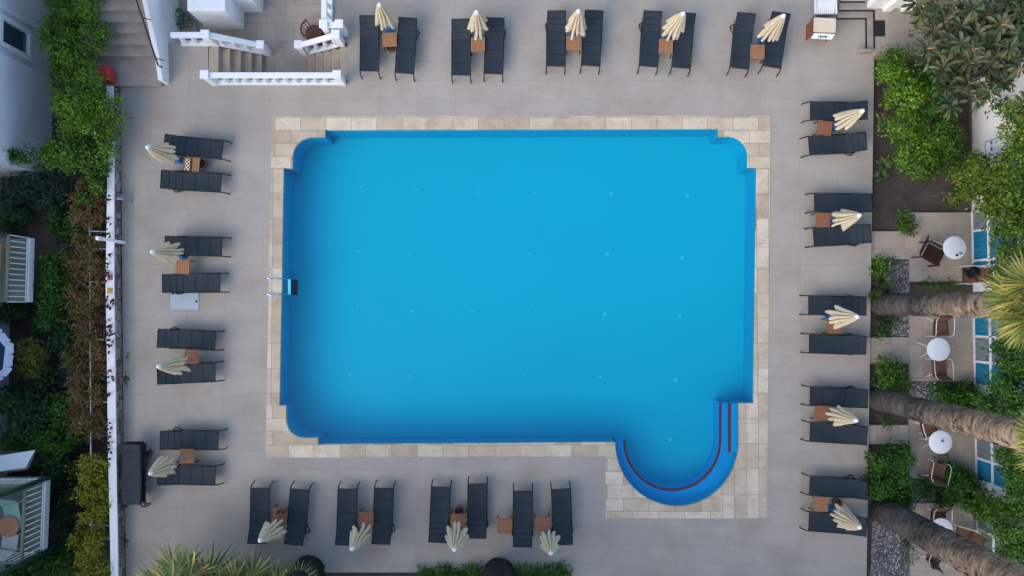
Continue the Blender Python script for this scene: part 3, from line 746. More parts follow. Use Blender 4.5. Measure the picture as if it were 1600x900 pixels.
UM = [(592, 5.5, TOP[0]), (744.5, 17, TOP[1]), (904.5, 15.5, TOP[2]), (1068.7, 19.5, TOP[3]), (1226, 23, TOP[4]), (228.7, 228.7, LEFT[0]), (236, 393, LEFT[1]), (245.7, 573, LEFT[2]), (233, 740.5, LEFT[3]),
      (1350, 172, RIGHT[0]), (1345, 336, RIGHT[1]), (1341.7, 495, RIGHT[2]), (1340, 657.5, RIGHT[3]), (1345.5, 825, RIGHT[4]), (405, 846, BOT[0]), (549.5, 859.5, BOT[1]), (710, 860.5, BOT[2]), (861, 866, BOT[3])]
for i, (u, v, d_) in enumerate(UM):
    c = P(u, v, UT)
    t = thing('parasol', 'closed cream parasol between the loungers ' + d_, 'parasol', (c.x, c.y, 0.001), random.uniform(-.1, .1), 'closed cream parasols around the pool')
    m = MB(); m.tube([(0, 0, .1), (0, 0, UT - .05)], .02, 10); m.build('pole', M['whiteplastic'], t)
    m = MB(); m.box((0, 0, .05), (.19, .19, .10)); m.box((0, 0, .14), (.09, .09, .08)); m.build('base', M['blue'], t, bevel=.015)
    cn = make_canopy(i + 11, (random.uniform(-1, 1), random.uniform(-1, 1))).build('canopy', M['canopy'], t)
    m = MB(); m.lathe([(.070, -.09), (.055, -.03), (.028, .005), (.012, .02)], (0, 0, UT - .02), 16); m.build('cap', M['whiteplastic'], cn)

# ================================================================== TOP LEFT: stairs, wall, balustrades, white blocks
ST_Y = [132, 86, 67, 49, 32, 14, -5, -24, -44]
o = P(205, 70)
t = thing('stone_stairs', 'wide grey stone stairs climbing from the deck beside the green climber', 'stairs', (o.x, o.y, 0))
xl_ = P(140, 60).x; xr_ = P(262, 100).x - .12
m = MB()
for i in range(8):
    z = .17 * (i + 1); y0 = P(205, ST_Y[i], z).y; y1 = P(205, ST_Y[i + 1], z + .17).y if i < 7 else y0 + 4
    m.box(((xl_ + xr_) / 2, (y0 + y1 + .02) / 2, z / 2 - .05), (xr_ - xl_, y1 - y0 + .02, z + .1 - .0005 * i))
m.build('steps', M['tread_grey'], t, t.location)
m = MB()
for i in range(8):
    z = .17 * (i + 1); y0 = P(205, ST_Y[i], z).y
    m.box(((xl_ + xr_) / 2, y0 - .022, z - .016), (xr_ - xl_, .05, .034))
m.build('step_nosing', M['tread_grey'], t, t.location)
# sloping white wall
pa = P(264.5, 132); pb = P(259, 0); pc = Vector((pb.x - .08, pb.y + 3.2, 0))
t = thing('stair_wall', 'white sloping wall with a dark handrail along the stone stairs', 'wall', (pa.x, pa.y, 0))
m = MB()
for (a, b, za, zb) in ((pa, P(264, 100), .45, .62), (P(264, 100), pb, .62, 1.5), (pb, pc, 1.5, 3.0)):
    th = .14
    m.hexa([(a.x - th, a.y, -.95), (a.x, a.y, -.95), (b.x, b.y, -.95), (b.x - th, b.y, -.95), (a.x - th, a.y, za), (a.x, a.y, za), (b.x, b.y, zb), (b.x - th, b.y, zb)])
m.build('wall_body', M['white'], t, t.location)
m = MB(); q0 = P(247, 102, .66); q1 = P(213, 0, 1.56); q2 = q1 + (q1 - q0) * .8
m.tube([q0 + Vector((.12, -.06, -.02)), q0, q1, q2], .025, 8)
hr = m.build('handrail', M['frame'], t, t.location)
for f in (.12, .75, 1.3):
    c = q0.lerp(q1, f); m = MB(); m.tube([c, c + Vector((.0, 0, -.1)), c + Vector((.2, -.03, -.16))], .014, 6); m.build('bracket', M['frame'], hr, t.location)

def balustrade(label, a, b, za, zb, ha=.8, hb=.8, nb=None, posts=(True, True), plinth=True):
    """a, b: Vector ends on plan; za, zb: floor height at the ends"""
    a = Vector((a.x, a.y, 0)); b = Vector((b.x, b.y, 0)); dv = b - a; L_ = dv.length; rz = math.atan2(dv.y, dv.x)
    t = thing('balustrade', label, 'balustrade', (a.x, a.y, za), rz, 'white balustrades around the sunken courtyard')
    dz = zb - za; mm = MB()
    def beam(z0, z1, hw, x0=0, x1=L_):
        f0 = dz * x0 / L_; f1 = dz * x1 / L_
        mm.hexa([(x0, -hw, z0 + f0), (x1, -hw, z0 + f1), (x1, hw, z0 + f1), (x0, hw, z0 + f0), (x0, -hw, z1 + f0), (x1, -hw, z1 + f1), (x1, hw, z1 + f1), (x0, hw, z1 + f0)])
    e0 = .10 if posts[0] else 0; e1 = L_ - .10 if posts[1] else L_
    beam(ha - .10, ha, .085, e0, e1); mm.build('rail', M['white'], t, bevel=.015)
    mm = MB(); beam(0.001, .09, .08, e0, e1); mm.build('plinth', M['white'], t, bevel=.01)
    nb = nb or max(2, round(L_ / .32))
    for i in range(nb):
        x = (i + .5) * L_ / nb; f = dz * x / L_
        if (posts[0] and x < .16) or (posts[1] and x > L_ - .16): continue
        mm = MB(); h = ha - .18
        mm.lathe([(.05, 0), (.05, .05), (.035, .08), (.075, .2), (.078, .27), (.045, .42), (.034, .5), (.045, h - .06), (.06, h - .04), (.06, h)], (x, 0, .085 + f), 10)
        mm.build('baluster', M['white'], t)
    for s, x in ((0, 0), (1, L_)):
        if posts[s]:
            f = dz * s; mm = MB(); mm.box((x, 0, f + (ha + .02) / 2), (.2, .2, ha + .02)); mm.box((x, 0, f + ha + .045), (.26, .26, .05)); mm.build('post', M['white'], t, bevel=.012)
    return t
Y1 = P(319, 53, .85).y
pA = Vector((P(266, 54, .8).x, Y1, 0)); pB = Vector((P(320, 53, .85).x, Y1, 0)); pC = Vector((P(406, 68, -.05).x, Y1, 0)); pD = Vector((P(466, 66, -.05).x, Y1, 0))
pE = Vector((P(524, 55, .85).x, Y1, 0))
balustrade('short white balustrade running from the stair wall to the head of the left steps', pA, pB, 0, 0, posts=(False, True))
balustrade('sloping white balustrade beside the left steps down to the courtyard', pB + Vector((.11, 0, 0)), pC, 0, -.9, posts=(False, True))
balustrade('sloping white balustrade beside the right steps, next to the rattan chair', pE, pD, 0, -.9, posts=(True, True))
Y2 = P(400, 117, .8).y
balustrade('long white balustrade across the near side of the sunken courtyard', Vector((P(319, 116, .85).x, Y2, 0)), Vector((P(526, 116, .85).x, Y2, 0)), 0, 0)
xq = P(506, 20, .8).x; yq = P(506, 38, .8).y
balustrade('white balustrade running up out of the picture beside the first loungers', Vector((xq, yq, 0)), Vector((xq, yq + 3.4, 0)), 0, 0)
balustrade('very short white balustrade turning the corner above the right steps', Vector((xq + .11, yq, 0)), Vector((P(530, 38, .8).x, yq, 0)), 0, 0, posts=(False, True), nb=2)

# steps into the courtyard
def court_steps(label, xs_px, rising, ys):
    o = P(xs_px[0], 100); t = thing('courtyard_steps', label, 'steps', (o.x, o.y, -.9)); m = MB(); nst = len(xs_px) - 1
    for i in range(nst):
        z = -.9 + .18 * (nst - i) if rising == 'left' else -.9 + .18 * (i + 1)
        z -= .18 if rising == 'left' else .18
        if z < -.89: continue
        x0 = P(xs_px[i], 95, z).x; x1 = P(xs_px[i + 1], 95, z).x
        m.box(((x0 + x1) / 2, (ys[0] + ys[1]) / 2, (z - .95) / 2), (x1 - x0 - .002, ys[1] - ys[0], z + .95))
    m.build('treads', M['tread'], t, t.location, bevel=.008); return t
court_steps('left flight of worn beige steps down into the sunken courtyard', [326, 341.5, 359, 376, 393, 409, 420], 'left', (Y2 + .09, Y1 - .09))
court_steps('right flight of worn beige steps down into the sunken courtyard', [470, 481, 493.5, 505.5, 518, 531, 543], 'right', (Y2 + .09, Y1 - .09))
# white blocks in the courtyard
c0 = P(382, 47, -.9); c1 = P(300, 47, -.9)
t = thing('white_chimney', 'square white rendered chimney block in the courtyard beside the green hose', 'chimney', (c0.x, c0.y, -.9))
m = MB(); w_ = P(352, 17, .72).x - P(292, 17, .72).x
m.box((-w_ / 2, .9, .81), (w_, 1.8, 1.62)); m.build('shaft', M['white'], t, bevel=.03)
c0 = P(412, 20, -.9)
t = thing('white_parapet', 'low white rendered block behind the square chimney', 'wall', (c0.x, c0.y, -.9))
m = MB(); m.box((-.55, .8, .5), (1.1, 1.6, 1.0)); m.build('block', M['white'], t, bevel=.03)
m = MB(); m.box((-.55, .8, 1.03), (1.14, 1.64, .05)); m.build('coping', M['white'], t, bevel=.01)
c0 = P(263, 24, -.9)
m = MB(); m.box((.1, 1.0, .62), (.32, 2.1, 1.24)); m.box((.1, -.06, .62), (.36, .03, 1.28)); m.box((.1, 1.0, 1.25), (.38, 2.16, .04))
tag(m.build('brown_cupboard', M['darkwood'], origin=(0, 0, 0)), 'dark brown wooden cupboard standing against the white stair wall', 'cupboard').location = (c0.x, c0.y, -.9)
# hose
c0 = P(283, 36, -.85); m = MB(); pts = []
for i in range(90):
    a = i * .33; r = .20 + .09 * math.sin(i * .9) + .05 * math.sin(i * .37)
    pts.append((r * math.cos(a) + .1 * math.sin(i * .21), r * 1.2 * math.sin(a) + .002 * i, .03 + .002 * i + .05 * (1 + math.sin(i * .5))))
pts += [(.4, .1, .06), (.55, -.1, .03), (.52, -.25, .02)]
m.tube(pts, .014, 6); tag(m.build('garden_hose', M['hose'], origin=(0, 0, 0)), 'green garden hose coiled on the courtyard floor beside the chimney', 'hose').location = (c0.x, c0.y, -.9)
# rattan chair
c0 = P(491, 52, -.5)
t = thing('rattan_chair', 'round reddish brown rattan tub chair in the corner of the sunken courtyard', 'chair', (c0.x, c0.y, -.9), R(70))
m = MB()
for i in range(15):
    a = R(50 + i * 260 / 14); m.tube([(.25 * math.cos(a), .25 * math.sin(a), .05), (.30 * math.cos(a), .30 * math.sin(a), .45), (.33 * math.cos(a), .33 * math.sin(a), .74)], .016, 6)
m.tube([(.335 * math.cos(R(45 + i * 270 / 16)), .335 * math.sin(R(45 + i * 270 / 16)), .76) for i in range(17)], .03, 8)
m.build('back_slats', M['rattan'], t)
m = MB(); m.lathe([(.26, .36), (.28, .38), (.28, .41), (.25, .43)], n=20); m.build('seat', M['rattan'], t)
for i in range(4):
    a = R(45 + 90 * i); m = MB(); m.tube([(.2 * math.cos(a), .2 * math.sin(a), .37), (.24 * math.cos(a), .24 * math.sin(a), 0)], .02, 6); m.build('leg', M['rattan'], t)

# ================================================================== TOP RIGHT: steps, terrace, stand
o = P(1350, 50)
t = thing('entrance_steps', 'low L-shaped stone steps with dark edges rising to the terrace at upper right', 'steps', (o.x, o.y, 0))
def slab(u0, v0, z0, z1, ub=1349.0):
    a = P(u0, v0, z1 * .5); tr = P(1470, -150, z1); br_ = P(1470, 91, 0)
    return a, tr, br_
x1, y1 = P(1351, 0, 0).x, P(0, 30.5, 0).y; x2, y2 = P(1363.5, 0, .14).x, P(0, 18, .14).y; y3 = P(0, 4.5, .28).y
xL = P(1306, 50).x; xR = P(1500, 50).x; yT = P(0, -150).y; yB = P(0, 81).y; yB2 = P(0, 91).y
m = MB(); m.prism([(xL, y1), (x1, y1), (x1, yB), (x2 + .02, yB), (x2 + .02, yT), (xL, yT)], .0005, .14); m.build('step', M['tread_grey'], t, t.location, bevel=.006)
m = MB(); m.prism([(xL, y2), (x2, y2), (x2, yB2), (xR, yB2), (xR, yT), (xL, yT)], GR, .28); m.build('landing', M['terrace'], t, t.location)
m = MB(); m.prism([(xL, y3), (P(1354, 0, .42).x, y3), (P(1354, 0, .42).x, yT), (xL, yT)], .2805, .42); m.build('step', M['tread_grey'], t, t.location, bevel=.006)
m = MB()
for (z, xa, ya, xe, ye) in ((.14, xL, y1, x1, yB + .02), (.28, xL, y2, x2, yB + .02)):
    m.box(((xa + xe) / 2, ya - .004, z - .055), (xe - xa, .02, .10)); m.box((xe - .004, (ya + ye) / 2, z - .0555), (.02, ya - ye, .10))
m.box(((xL + P(1354, 0, .42).x) / 2, y3 - .004, .365), (P(1354, 0, .42).x - xL, .02, .10))
m.build('dark_riser', M['nosing'], t, t.location)
m = MB(); a = P(1343, 84); m.box((x2 - .22, yB - .04, .145), (.5, .08, .29)); m.build('end_kerb', M['tread_grey'], t, t.location, bevel=.01)
c = P(1373.5, 44.5, .28)
m = MB(); m.box((0, 0, .006), (.36, .50, .012)); m.box((0, 0, .014), (.32, .46, .006))
tag(m.build('door_mat', M['black'], origin=(0, 0, 0)), 'black rectangular door mat on the terrace beside the steps', 'mat').location = (c.x, c.y, .281)
# fluted white building
a = P(1355, 13, .28); b = P(1455, 13, .28)
t = thing('white_building', 'white building with flat pilasters at the top edge beside the terrace', 'building', (a.x, a.y, .28))
m = MB(); Lb = 4.2
m.box((Lb / 2, 1.5, 1.6), (Lb, 3, 3.2)); m.build('wall', M['white'], t)
for (u0, u1) in ((1379, 1391), (1407, 1421), (1437, 1452)):
    x0 = P(u0, 17, .28).x - a.x; x1_ = P(u1, 17, .28).x - a.x
    m = MB(); m.box(((x0 + x1_) / 2, -.055, 1.6), (x1_ - x0, .12, 3.2)); m.build('pilaster', M['white'], t, bevel=.008)
m = MB(); m.box((Lb / 2, 1.5, 3.25), (Lb + .2, 3.2, .1)); m.build('roof_slab', M['white'], t)
# wooden sign stand
fl = P(1258.5, 63); bl_ = P(1260.5, 40); hw_ = P(1306, 52, .64).x - P(1272.5, 51, .64).x; dp = bl_.y - fl.y
t = thing('sign_stand', 'brown wooden stand with a cream top and a white sign with green lettering', 'stand', (fl.x, fl.y, 0), R(-3))
m = MB(); m.box((.012, dp / 2, .31), (.024, dp, .62)); m.build('side_panel', M['brownboard'], t)
m = MB(); m.box((hw_ - .012, dp / 2, .31), (.024, dp, .62)); m.build('side_panel', M['brownboard'], t)
m = MB(); m.box((hw_ / 2, dp / 2 + .02, .632), (hw_ + .02, dp - .02, .022)); m.build('top_board', M['cream'], t, bevel=.004)
m = MB(); m.box((hw_ / 2, dp - .02, .31), (hw_ - .05, .02, .60)); m.build('back_panel', M['brownboard'], t)
sg = MB(); sg.hexa([(.01, -.10, .42), (hw_ - .01, -.10, .42), (hw_ - .01, -.075, .42), (.01, -.075, .42), (.01, -.03, .64), (hw_ - .01, -.03, .64), (hw_ - .01, -.005, .64), (.01, -.005, .64)])
sgo = sg.build('sign_board', M['whiteplastic'], t)
gm = MB()
def onsign(x, h, up=.004):   # point on the slanted sign face
    f = (h - .42) / .22; return Vector((x, -.10 + .07 * f - up, h + up * .3))
cx_ = hw_ / 2
for (xa, ha, xb, hb) in ((-.13, .47, -.10, .60), (-.10, .60, -.05, .47), (-.05, .47, -.02, .58), (-.02, .58, .02, .50), (.02, .50, .05, .60), (.05, .60, .10, .48), (.10, .48, .14, .58), (-.12, .535, .13, .54), (-.08, .50, .06, .57)):
    gm.tube([onsign(cx_ + xa, ha), onsign(cx_ + xb, hb)], .012, 5)
gm.build('sign_lettering', M['green'], sgo)
# white slatted bin behind the stand
a = P(1268, 27, .2)
t = thing('slatted_bin', 'white slatted bin with a sloping lid behind the wooden sign stand', 'bin', (a.x, a.y, 0))
m = MB(); m.box((.32, .3, .2), (.56, .56, .40)); m.build('body', M['grey'], t, bevel=.01)
m = MB()
for i in range(9):
    x = .07 + i * .0625; m.hexa([(x - .026, .0, .44), (x + .026, .0, .44), (x + .026, .56, .56), (x - .026, .56, .56), (x - .026, .0, .46), (x + .026, .0, .46), (x + .026, .56, .58), (x - .026, .56, .58)])
m.build('slats', M['whiteplastic'], t)
m = MB()
for x in (.0, .64): m.box((x, .29, .5), (.045, .62, .05), 0, 0)
m.box((.32, .60, .58), (.68, .05, .05)); m.build('lid_frame', M['whiteplastic'], t)
m = MB(); m.box((.32, .45, .66), (.30, .04, .03)); m.box((.18, .45, .62), (.03, .03, .07)); m.box((.46, .45, .62), (.03, .03, .07)); m.build('handle', M['grey'], t)

# ================================================================== RIGHT: garden patios and building
ZP = -.12
def sheet_poly(name, px, z, mt, kind='structure', thick=.09):
    m = MB(); m.prism([XY(u, v, z) for u, v in px], z - thick, z); return tag(m.build(name, M[mt]), kind=kind)
for q in ([(1423, 332), (1524, 332), (1524, 440), (1421, 440)], [(1421, 491), (1524, 491), (1524, 596), (1421, 596)], [(1421, 646), (1524, 646), (1524, 748), (1421, 748)], [(1422, 786), (1524, 786), (1524, 940), (1422, 940)]):
    sheet_poly('patio', q, ZP, 'patio')
for q in ([(1362, 361.5), (1422.5, 361.5), (1420.5, 405), (1362, 405)], [(1359, 527), (1420.5, 527), (1420.5, 568), (1359, 568)], [(1357, 664), (1420.5, 664), (1420.5, 694), (1357, 694)]):
    sheet_poly('path', q, ZP - .004, 'patio', thick=.085)
for q in ([(1385, 407), (1421, 407), (1421, 458), (1385, 458)], [(1385, 490), (1420.5, 490), (1420.5, 526), (1392, 526)], [(1422, 597), (1475, 597), (1475, 626), (1422, 626)], [(1414, 750), (1462, 750), (1462, 785), (1416, 785)], [(1364, 806), (1421.5, 806), (1421.5, 940), (1358, 940)]):
    m = MB(); m.prism([XY(u, v, GR + .02) for u, v in q], GR - .05, GR + .015); gp = m.build('gravel', M['gravel'])
    tag(gp, kind='stuff')
# pebbles lying on the gravel, soil crumbs (uncountable)
m = MB()
for q in ((1387, 409, 1420, 456), (1394, 492, 1420, 525), (1424, 598, 1474, 625), (1416, 752, 1460, 784), (1366, 808, 1420, 900)):
    for _ in range(int((q[2] - q[0]) * (q[3] - q[1]) * .22)):
        c = P(random.uniform(q[0], q[2]), random.uniform(q[1], q[3]), GR + .03); r = random.uniform(.015, .035)
        vs = [c + Vector((r * a * random.uniform(.7, 1.3), r * b * random.uniform(.7, 1.3), r * h * .6)) for a, b, h in ((1, 0, 0), (0, 1, 0), (-1, 0, 0), (0, -1, 0), (0, 0, 1))]
        m.mat(random.choice((0, 0, 1, 2))); m.add(vs, [(0, 1, 4), (1, 2, 4), (2, 3, 4), (3, 0, 4)])
tag(m.build('pebbles', [M['slab'], M['skirting'], M['dullwhite']]), kind='stuff')

FX = P(1521, 500, GR).x
b0y = P(1521, 1010).y; b1y = P(1510, 128).y
t = thing('garden_rooms', 'long white garden building under climbers on the right with glazed doors and blue curtains', 'building', (FX, 0, GR))
m = MB(); m.box((4, (b0y + b1y) / 2, 1.6), (8, b1y - b0y, 3.2)); m.build('wall', M['white'], t)
m = MB(); m.box((3.95, (b0y + b1y) / 2, 3.26), (8.3, b1y - b0y + .3, .12)); m.build('roof_slab', M['white'], t)
m = MB(); yy = P(0, 270, GR).y; m.box((-.02, (yy + b1y) / 2, .05), (.06, b1y - yy, .1)); m.build('skirting', M['skirting'], t)
doors = [([332, 362, 408, 418], ['greycurtain', 'bluecurtain', 'bluecurtain']), ([492, 525, 564, 600], ['bluecurtain', 'greycurtain', 'bluecurtain']),
         ([650, 682, 714, 748], ['greycurtain', 'greycurtain', 'bluecurtain']), ([800, 824, 866, 900], ['greycurtain', 'greycurtain', 'greycurtain'])]
for edges, cur in doors:
    ye = [P(1521, v, GR).y for v in edges]; dh = 2.1; zb = .09
    yc = (ye[0] + ye[-1]) / 2; wd = ye[0] - ye[-1]
    m = MB(); dep = .07
    def vb(y, w=.075): m.box((-.036, y, zb + dh / 2), (dep, w, dh))
    for y in ye: vb(y)
    for z in (zb, zb + .78, zb + dh): m.box((-.037, yc, z), (dep - .006, wd, .075))
    fo = m.build('glazed_door', M['whiteplastic'], t, bevel=.006)
    for k in range(3):
        y0, y1_ = ye[k], ye[k + 1]; m = MB(); m.box((-.018, (y0 + y1_) / 2, zb + dh / 2), (.03, y0 - y1_ - .06, dh - .06)); m.build('curtained_pane', [M[cur[k]]], fo)
# notice board on the white wall
s0 = P(1547, 247, .72); ys0 = P(1547, 250, .72).y; ys1 = P(1547, 221, .72).y
z0_, z1_ = .62, 1.55
t = thing('notice_board', 'white notice board with small blue print in a dark frame on the white wall', 'notice board', (FX - .03, (ys0 + ys1) / 2, z0_))
wd = ys1 - ys0; hh = z1_ - z0_
m = MB(); m.box((0, 0, hh / 2), (.03, wd, hh)); bo = m.build('panel', M['whiteplastic'], t)
m = MB()
for y in (-wd / 2, wd / 2): m.box((-.006, y, hh / 2), (.045, .03, hh + .03))
for z in (0, hh): m.box((-.006, 0, z), (.044, wd - .03, .03))
m.build('board_frame', M['grey'], t)
m = MB()
for k, (yy, hs) in enumerate(((.20, .10), (.02, .12), (-.15, .04))):
    m.box((-.0165, yy * wd / .55, .26), (.004, hs, .09))
    for q in range(7): m.box((-.0165, yy * wd / .55 + random.uniform(-.02, .02), .38 + q * .055), (.004, .018, .03))
m.build('blue_print', M['blue'], bo)
m = MB(); m.box((0, 0, .09), (.02, .14, .18)); m.box((-.008, 0, .09), (.02, .10, .12))
ob = m.build('red_sticker', M['pinkred'], origin=(0, 0, 0)); ob.location = (FX - .012, P(1573, 198, 1.3).y, 1.2); tag(ob, 'small red sign plate on the white wall above the notice board', 'sign')
m = MB(); m.tube([(0, 0, 0), (0.0, .55, .22), (.0, .9, .3)], .012, 6); ob = m.build('wall_cable', M['skirting'], origin=(0, 0, 0)); ob.location = (FX - .02, P(1515, 158, .2).y, .1); tag(ob, 'thin brown cable running across the white wall', 'cable')

# round tables
def make_round(label):
    t = thing('round_table', label, 'table', (0, 0, 0), 0, 'round white tables on the patios')
    m = MB(); m.lathe([(.345, .70), (.352, .705), (.352, .725), (.34, .732), (.05, .73), (.02, .728)], n=48); m.build('table_top', M['whiteplastic'], t)
    for i in range(4):
        a = R(40 + 90 * i); m = MB(); m.tube([(.10 * math.cos(a), .10 * math.sin(a), .70), (.12 * math.cos(a), .12 * math.sin(a), .35), (.28 * math.cos(a), .28 * math.sin(a), .12), (.36 * math.cos(a), .36 * math.sin(a), .0)], .014, 7); m.build('leg', M['whiteplastic'], t)
    return t
rt = None
for (u, v, lab) in ((1492, 387, 'round white patio table with two small cups on it, beside the dark wooden chair'), (1467, 546, 'round white patio table between two facing wicker chairs'),
                    (1470, 691, 'round white patio table with a small ashtray in the middle, below the middle palm trunk'), (1471, 828, 'round white patio table half hidden by the lowest palm trunk')):
    c = P(u, v, ZP + .73)
    if rt is None: rt = make_round(lab); rt.location = (c.x, c.y, ZP)
    else: dup(rt, (c.x, c.y, ZP), .3, lab)
for (u, v, r, mt, nm, lab) in ((1495, 399, .03, 'black', 'cup', 'small dark cup on the uppermost round white table'), (1501, 396, .035, 'grey', 'glass_tumbler', 'small grey glass on the uppermost round white table'), (1472, 689, .035, 'grey', 'ashtray', 'small grey ashtray in the middle of a round white table')):
    c = P(u, v, ZP + .76); m = MB(); m.lathe([(r * .8, 0), (r, .02), (r, .07), (r * .85, .07), (r * .75, .02)], n=14); ob = m.build(nm, M[mt], origin=(0, 0, 0)); ob.location = (c.x, c.y, ZP + .733); tag(ob, lab, 'tableware')

def make_wicker(label):
    t = thing('wicker_chair', label, 'chair', (0, 0, 0), 0, 'brown wicker chairs with white arms')
    # seat faces +x; back at -x
    m = MB(); m.smooth = True
    def pad(p0, p1, w0, w1, th, nx=6, ny=6, curve=0):
        vs = []
        p0 = Vector(p0); p1 = Vector(p1); nr = Vector((-(p1 - p0).z, 0, (p1 - p0).x)).normalized()
        for k in (0, 1):
            for i in range(nx + 1):
                for j in range(ny + 1):
                    fx = i / nx; fy = j / ny * 2 - 1; w = w0 + (w1 - w0) * fx
                    if fx > .8 and curve: w *= 1 - (fx - .8) * 1.2 * abs(fy)
                    vs.append(p0.lerp(p1, fx) + Vector((0, fy * w, 0)) + nr * (curve * fy * fy) - nr * th * k)
        q = (nx + 1) * (ny + 1); fs = []
        for i in range(nx):
            for j in range(ny):
                A_ = i * (ny + 1) + j; f = (A_, A_ + ny + 1, A_ + ny + 2, A_ + 1); fs.append(f); fs.append(tuple(x + q for x in f[::-1]))
        for i in range(nx):
            for j in (0, ny):
                A_ = i * (ny + 1) + j; fs.append((A_, A_ + ny + 1, A_ + ny + 1 + q, A_ + q))
        for j in range(ny):
            for i in (0, nx):
                A_ = i * (ny + 1) + j; fs.append((A_, A_ + 1, A_ + 1 + q, A_ + q))
        return vs, fs
    m.add(*pad((-.22, 0, .42), (.24, 0, .44), .22, .24, .035)); m.build('seat', M['wicker'], t)
    m = MB(); m.smooth = True; m.add(*pad((-.20, 0, .43), (-.36, 0, .88), .22, .21, .03, curve=.05)); m.build('backrest', M['wicker'], t)
    for s in (-1, 1):
        y = s * .265
        m = MB(); m.tube([(-.33, s * .23, .75), (-.25, y, .68), (-.05, y * 1.06, .66), (.18, y * 1.04, .64), (.27, y, .56), (.27, y * .97, .3), (.28, y, 0)], .011, 8); m.build('arm', M['whiteplastic'], t)
        m = MB(); m.tube([(-.20, s * .22, .42), (-.27, s * .25, .2), (-.31, s * .26, 0)], .011, 8); m.build('leg', M['whiteplastic'], t)
    return t
wc = None
WC = [(1471, 512, -90, 'brown wicker chair above the middle round table, facing its twin'), (1469, 575, 90, 'brown wicker chair below the middle round table, facing its twin'), (1465, 736, 75, 'brown wicker chair below the round table with the ashtray, beside the bush'),
      (1452, 669, -70, 'brown wicker chair half hidden under the middle palm trunk'), (1467, 809, -92, 'brown wicker chair above the table at the lowest palm trunk'), (1506, 838, 165, 'brown wicker chair between the lowest trunk and the last glazed door'),
      (1463, 868, 60, 'brown wicker chair below the lowest palm trunk'), (1517, 430, 180, 'brown wicker chair with a black garment over it by the first glazed door')]
for (u, v, a, lab) in WC:
    c = P(u, v, ZP + .45)
    if wc is None: wc = make_wicker(lab); wc.location = (c.x, c.y, ZP + .001); wc.rotation_euler = (0, 0, R(a))
    else: dup(wc, (c.x, c.y, ZP + .001), R(a), lab)
# garment
c = P(1524, 424, ZP + .6); m = MB(); m.smooth = True; vs = []
nx, ny = 10, 8
for i in range(nx + 1):
    for j in range(ny + 1):
        x = (i / nx - .5) * .42; y = (j / ny - .5) * (.34 - .22 * abs(i / nx - .5) * 2)
        vs.append((x, y - .1 * math.sin(i * .7), .54 + .03 * math.sin(i * 1.9 + j) + .03 * math.cos(j * 2.1) - .35 * (j / ny - .4) ** 2 - abs(x) * .5))
m.add(vs, [(i * (ny + 1) + j, (i + 1) * (ny + 1) + j, (i + 1) * (ny + 1) + j + 1, i * (ny + 1) + j + 1) for i in range(nx) for j in range(ny)])
gm_ = m.build('garment', M['cloth'], origin=(0, 0, 0)); gm_.location = (c.x - .05, c.y, ZP + .12); gm_.modifiers.new('s', 'SOLIDIFY').thickness = .02
tag(gm_, 'black garment hung over the brown wicker chair by the glazed door', 'clothing')
# dark wooden chair
c = P(1453, 395, ZP + .42)
t = thing('wooden_armchair', 'dark brown slatted wooden reclining chair beside the uppermost round table', 'chair', (c.x, c.y, ZP), R(-28))
m = MB()
for i in range(7): m.box((-.12 + i * .085, 0, .40 - .005 * i), (.080, .50, .02))
m.build('seat', M['darkwood'], t, bevel=.004)
m = MB()
for i in range(6): m.box((-.27 - .050 * i, 0, .50 + .088 * i), (.02, .48, .098), 0, R(-30))
m.build('backrest', M['darkwood'], t, bevel=.004)
for s in (-1, 1):
    m = MB(); m.box((.05, s * .27, .60), (.58, .06, .025)); m.build('arm', M['darkwood'], t, bevel=.006)
    m = MB(); m.box((.34, s * .265, .30), (.045, .035, .60)); m.build('leg', M['darkwood'], t)
    m = MB(); m.tube([(-.22, s * .265, .6), (-.24, s * .265, 0)], .022, 6); m.tube([(-.20, s * .255, .40), (-.54, s * .255, .98)], .022, 6); m.build('leg', M['darkwood'], t)
# garden light and blue cloth
c = P(1415, 832, .12)
t = thing('garden_light', 'small white square garden light on a dark stake beside the lowest palm trunk', 'garden light', (c.x, c.y, GR))
m = MB(); m.lathe([(.02, 0), (.02, .3)], n=8); m.box((0, 0, .31), (.16, .14, .03)); m.build('stake', M['darkgreen'], t)
m = MB(); m.box((0, 0, .36), (.11, .11, .06)); m.build('lamp_head', M['whiteplastic'], t, bevel=.01)
c = P(1521, 644, ZP + .25); m = MB(); m.smooth = True; vs = []
for i in range(9):
    for j in range(5):
        vs.append(((i / 8 - .5) * .75, (j / 4 - .5) * .16 + .03 * math.sin(i), .25 + .05 * math.sin(i * 1.3 + j) - .12 * abs(j - 2) / 2))
m.add(vs, [(i * 5 + j, (i + 1) * 5 + j, (i + 1) * 5 + j + 1, i * 5 + j + 1) for i in range(8) for j in range(4)])
ob = m.build('towel', M['navy'] if False else M['blue'], origin=(0, 0, 0)); ob.location = (c.x, c.y, ZP); ob.rotation_euler = (0, 0, R(-14)); ob.modifiers.new('s', 'SOLIDIFY').thickness = .015
tag(ob, 'blue towel lying behind the middle palm trunk', 'towel')

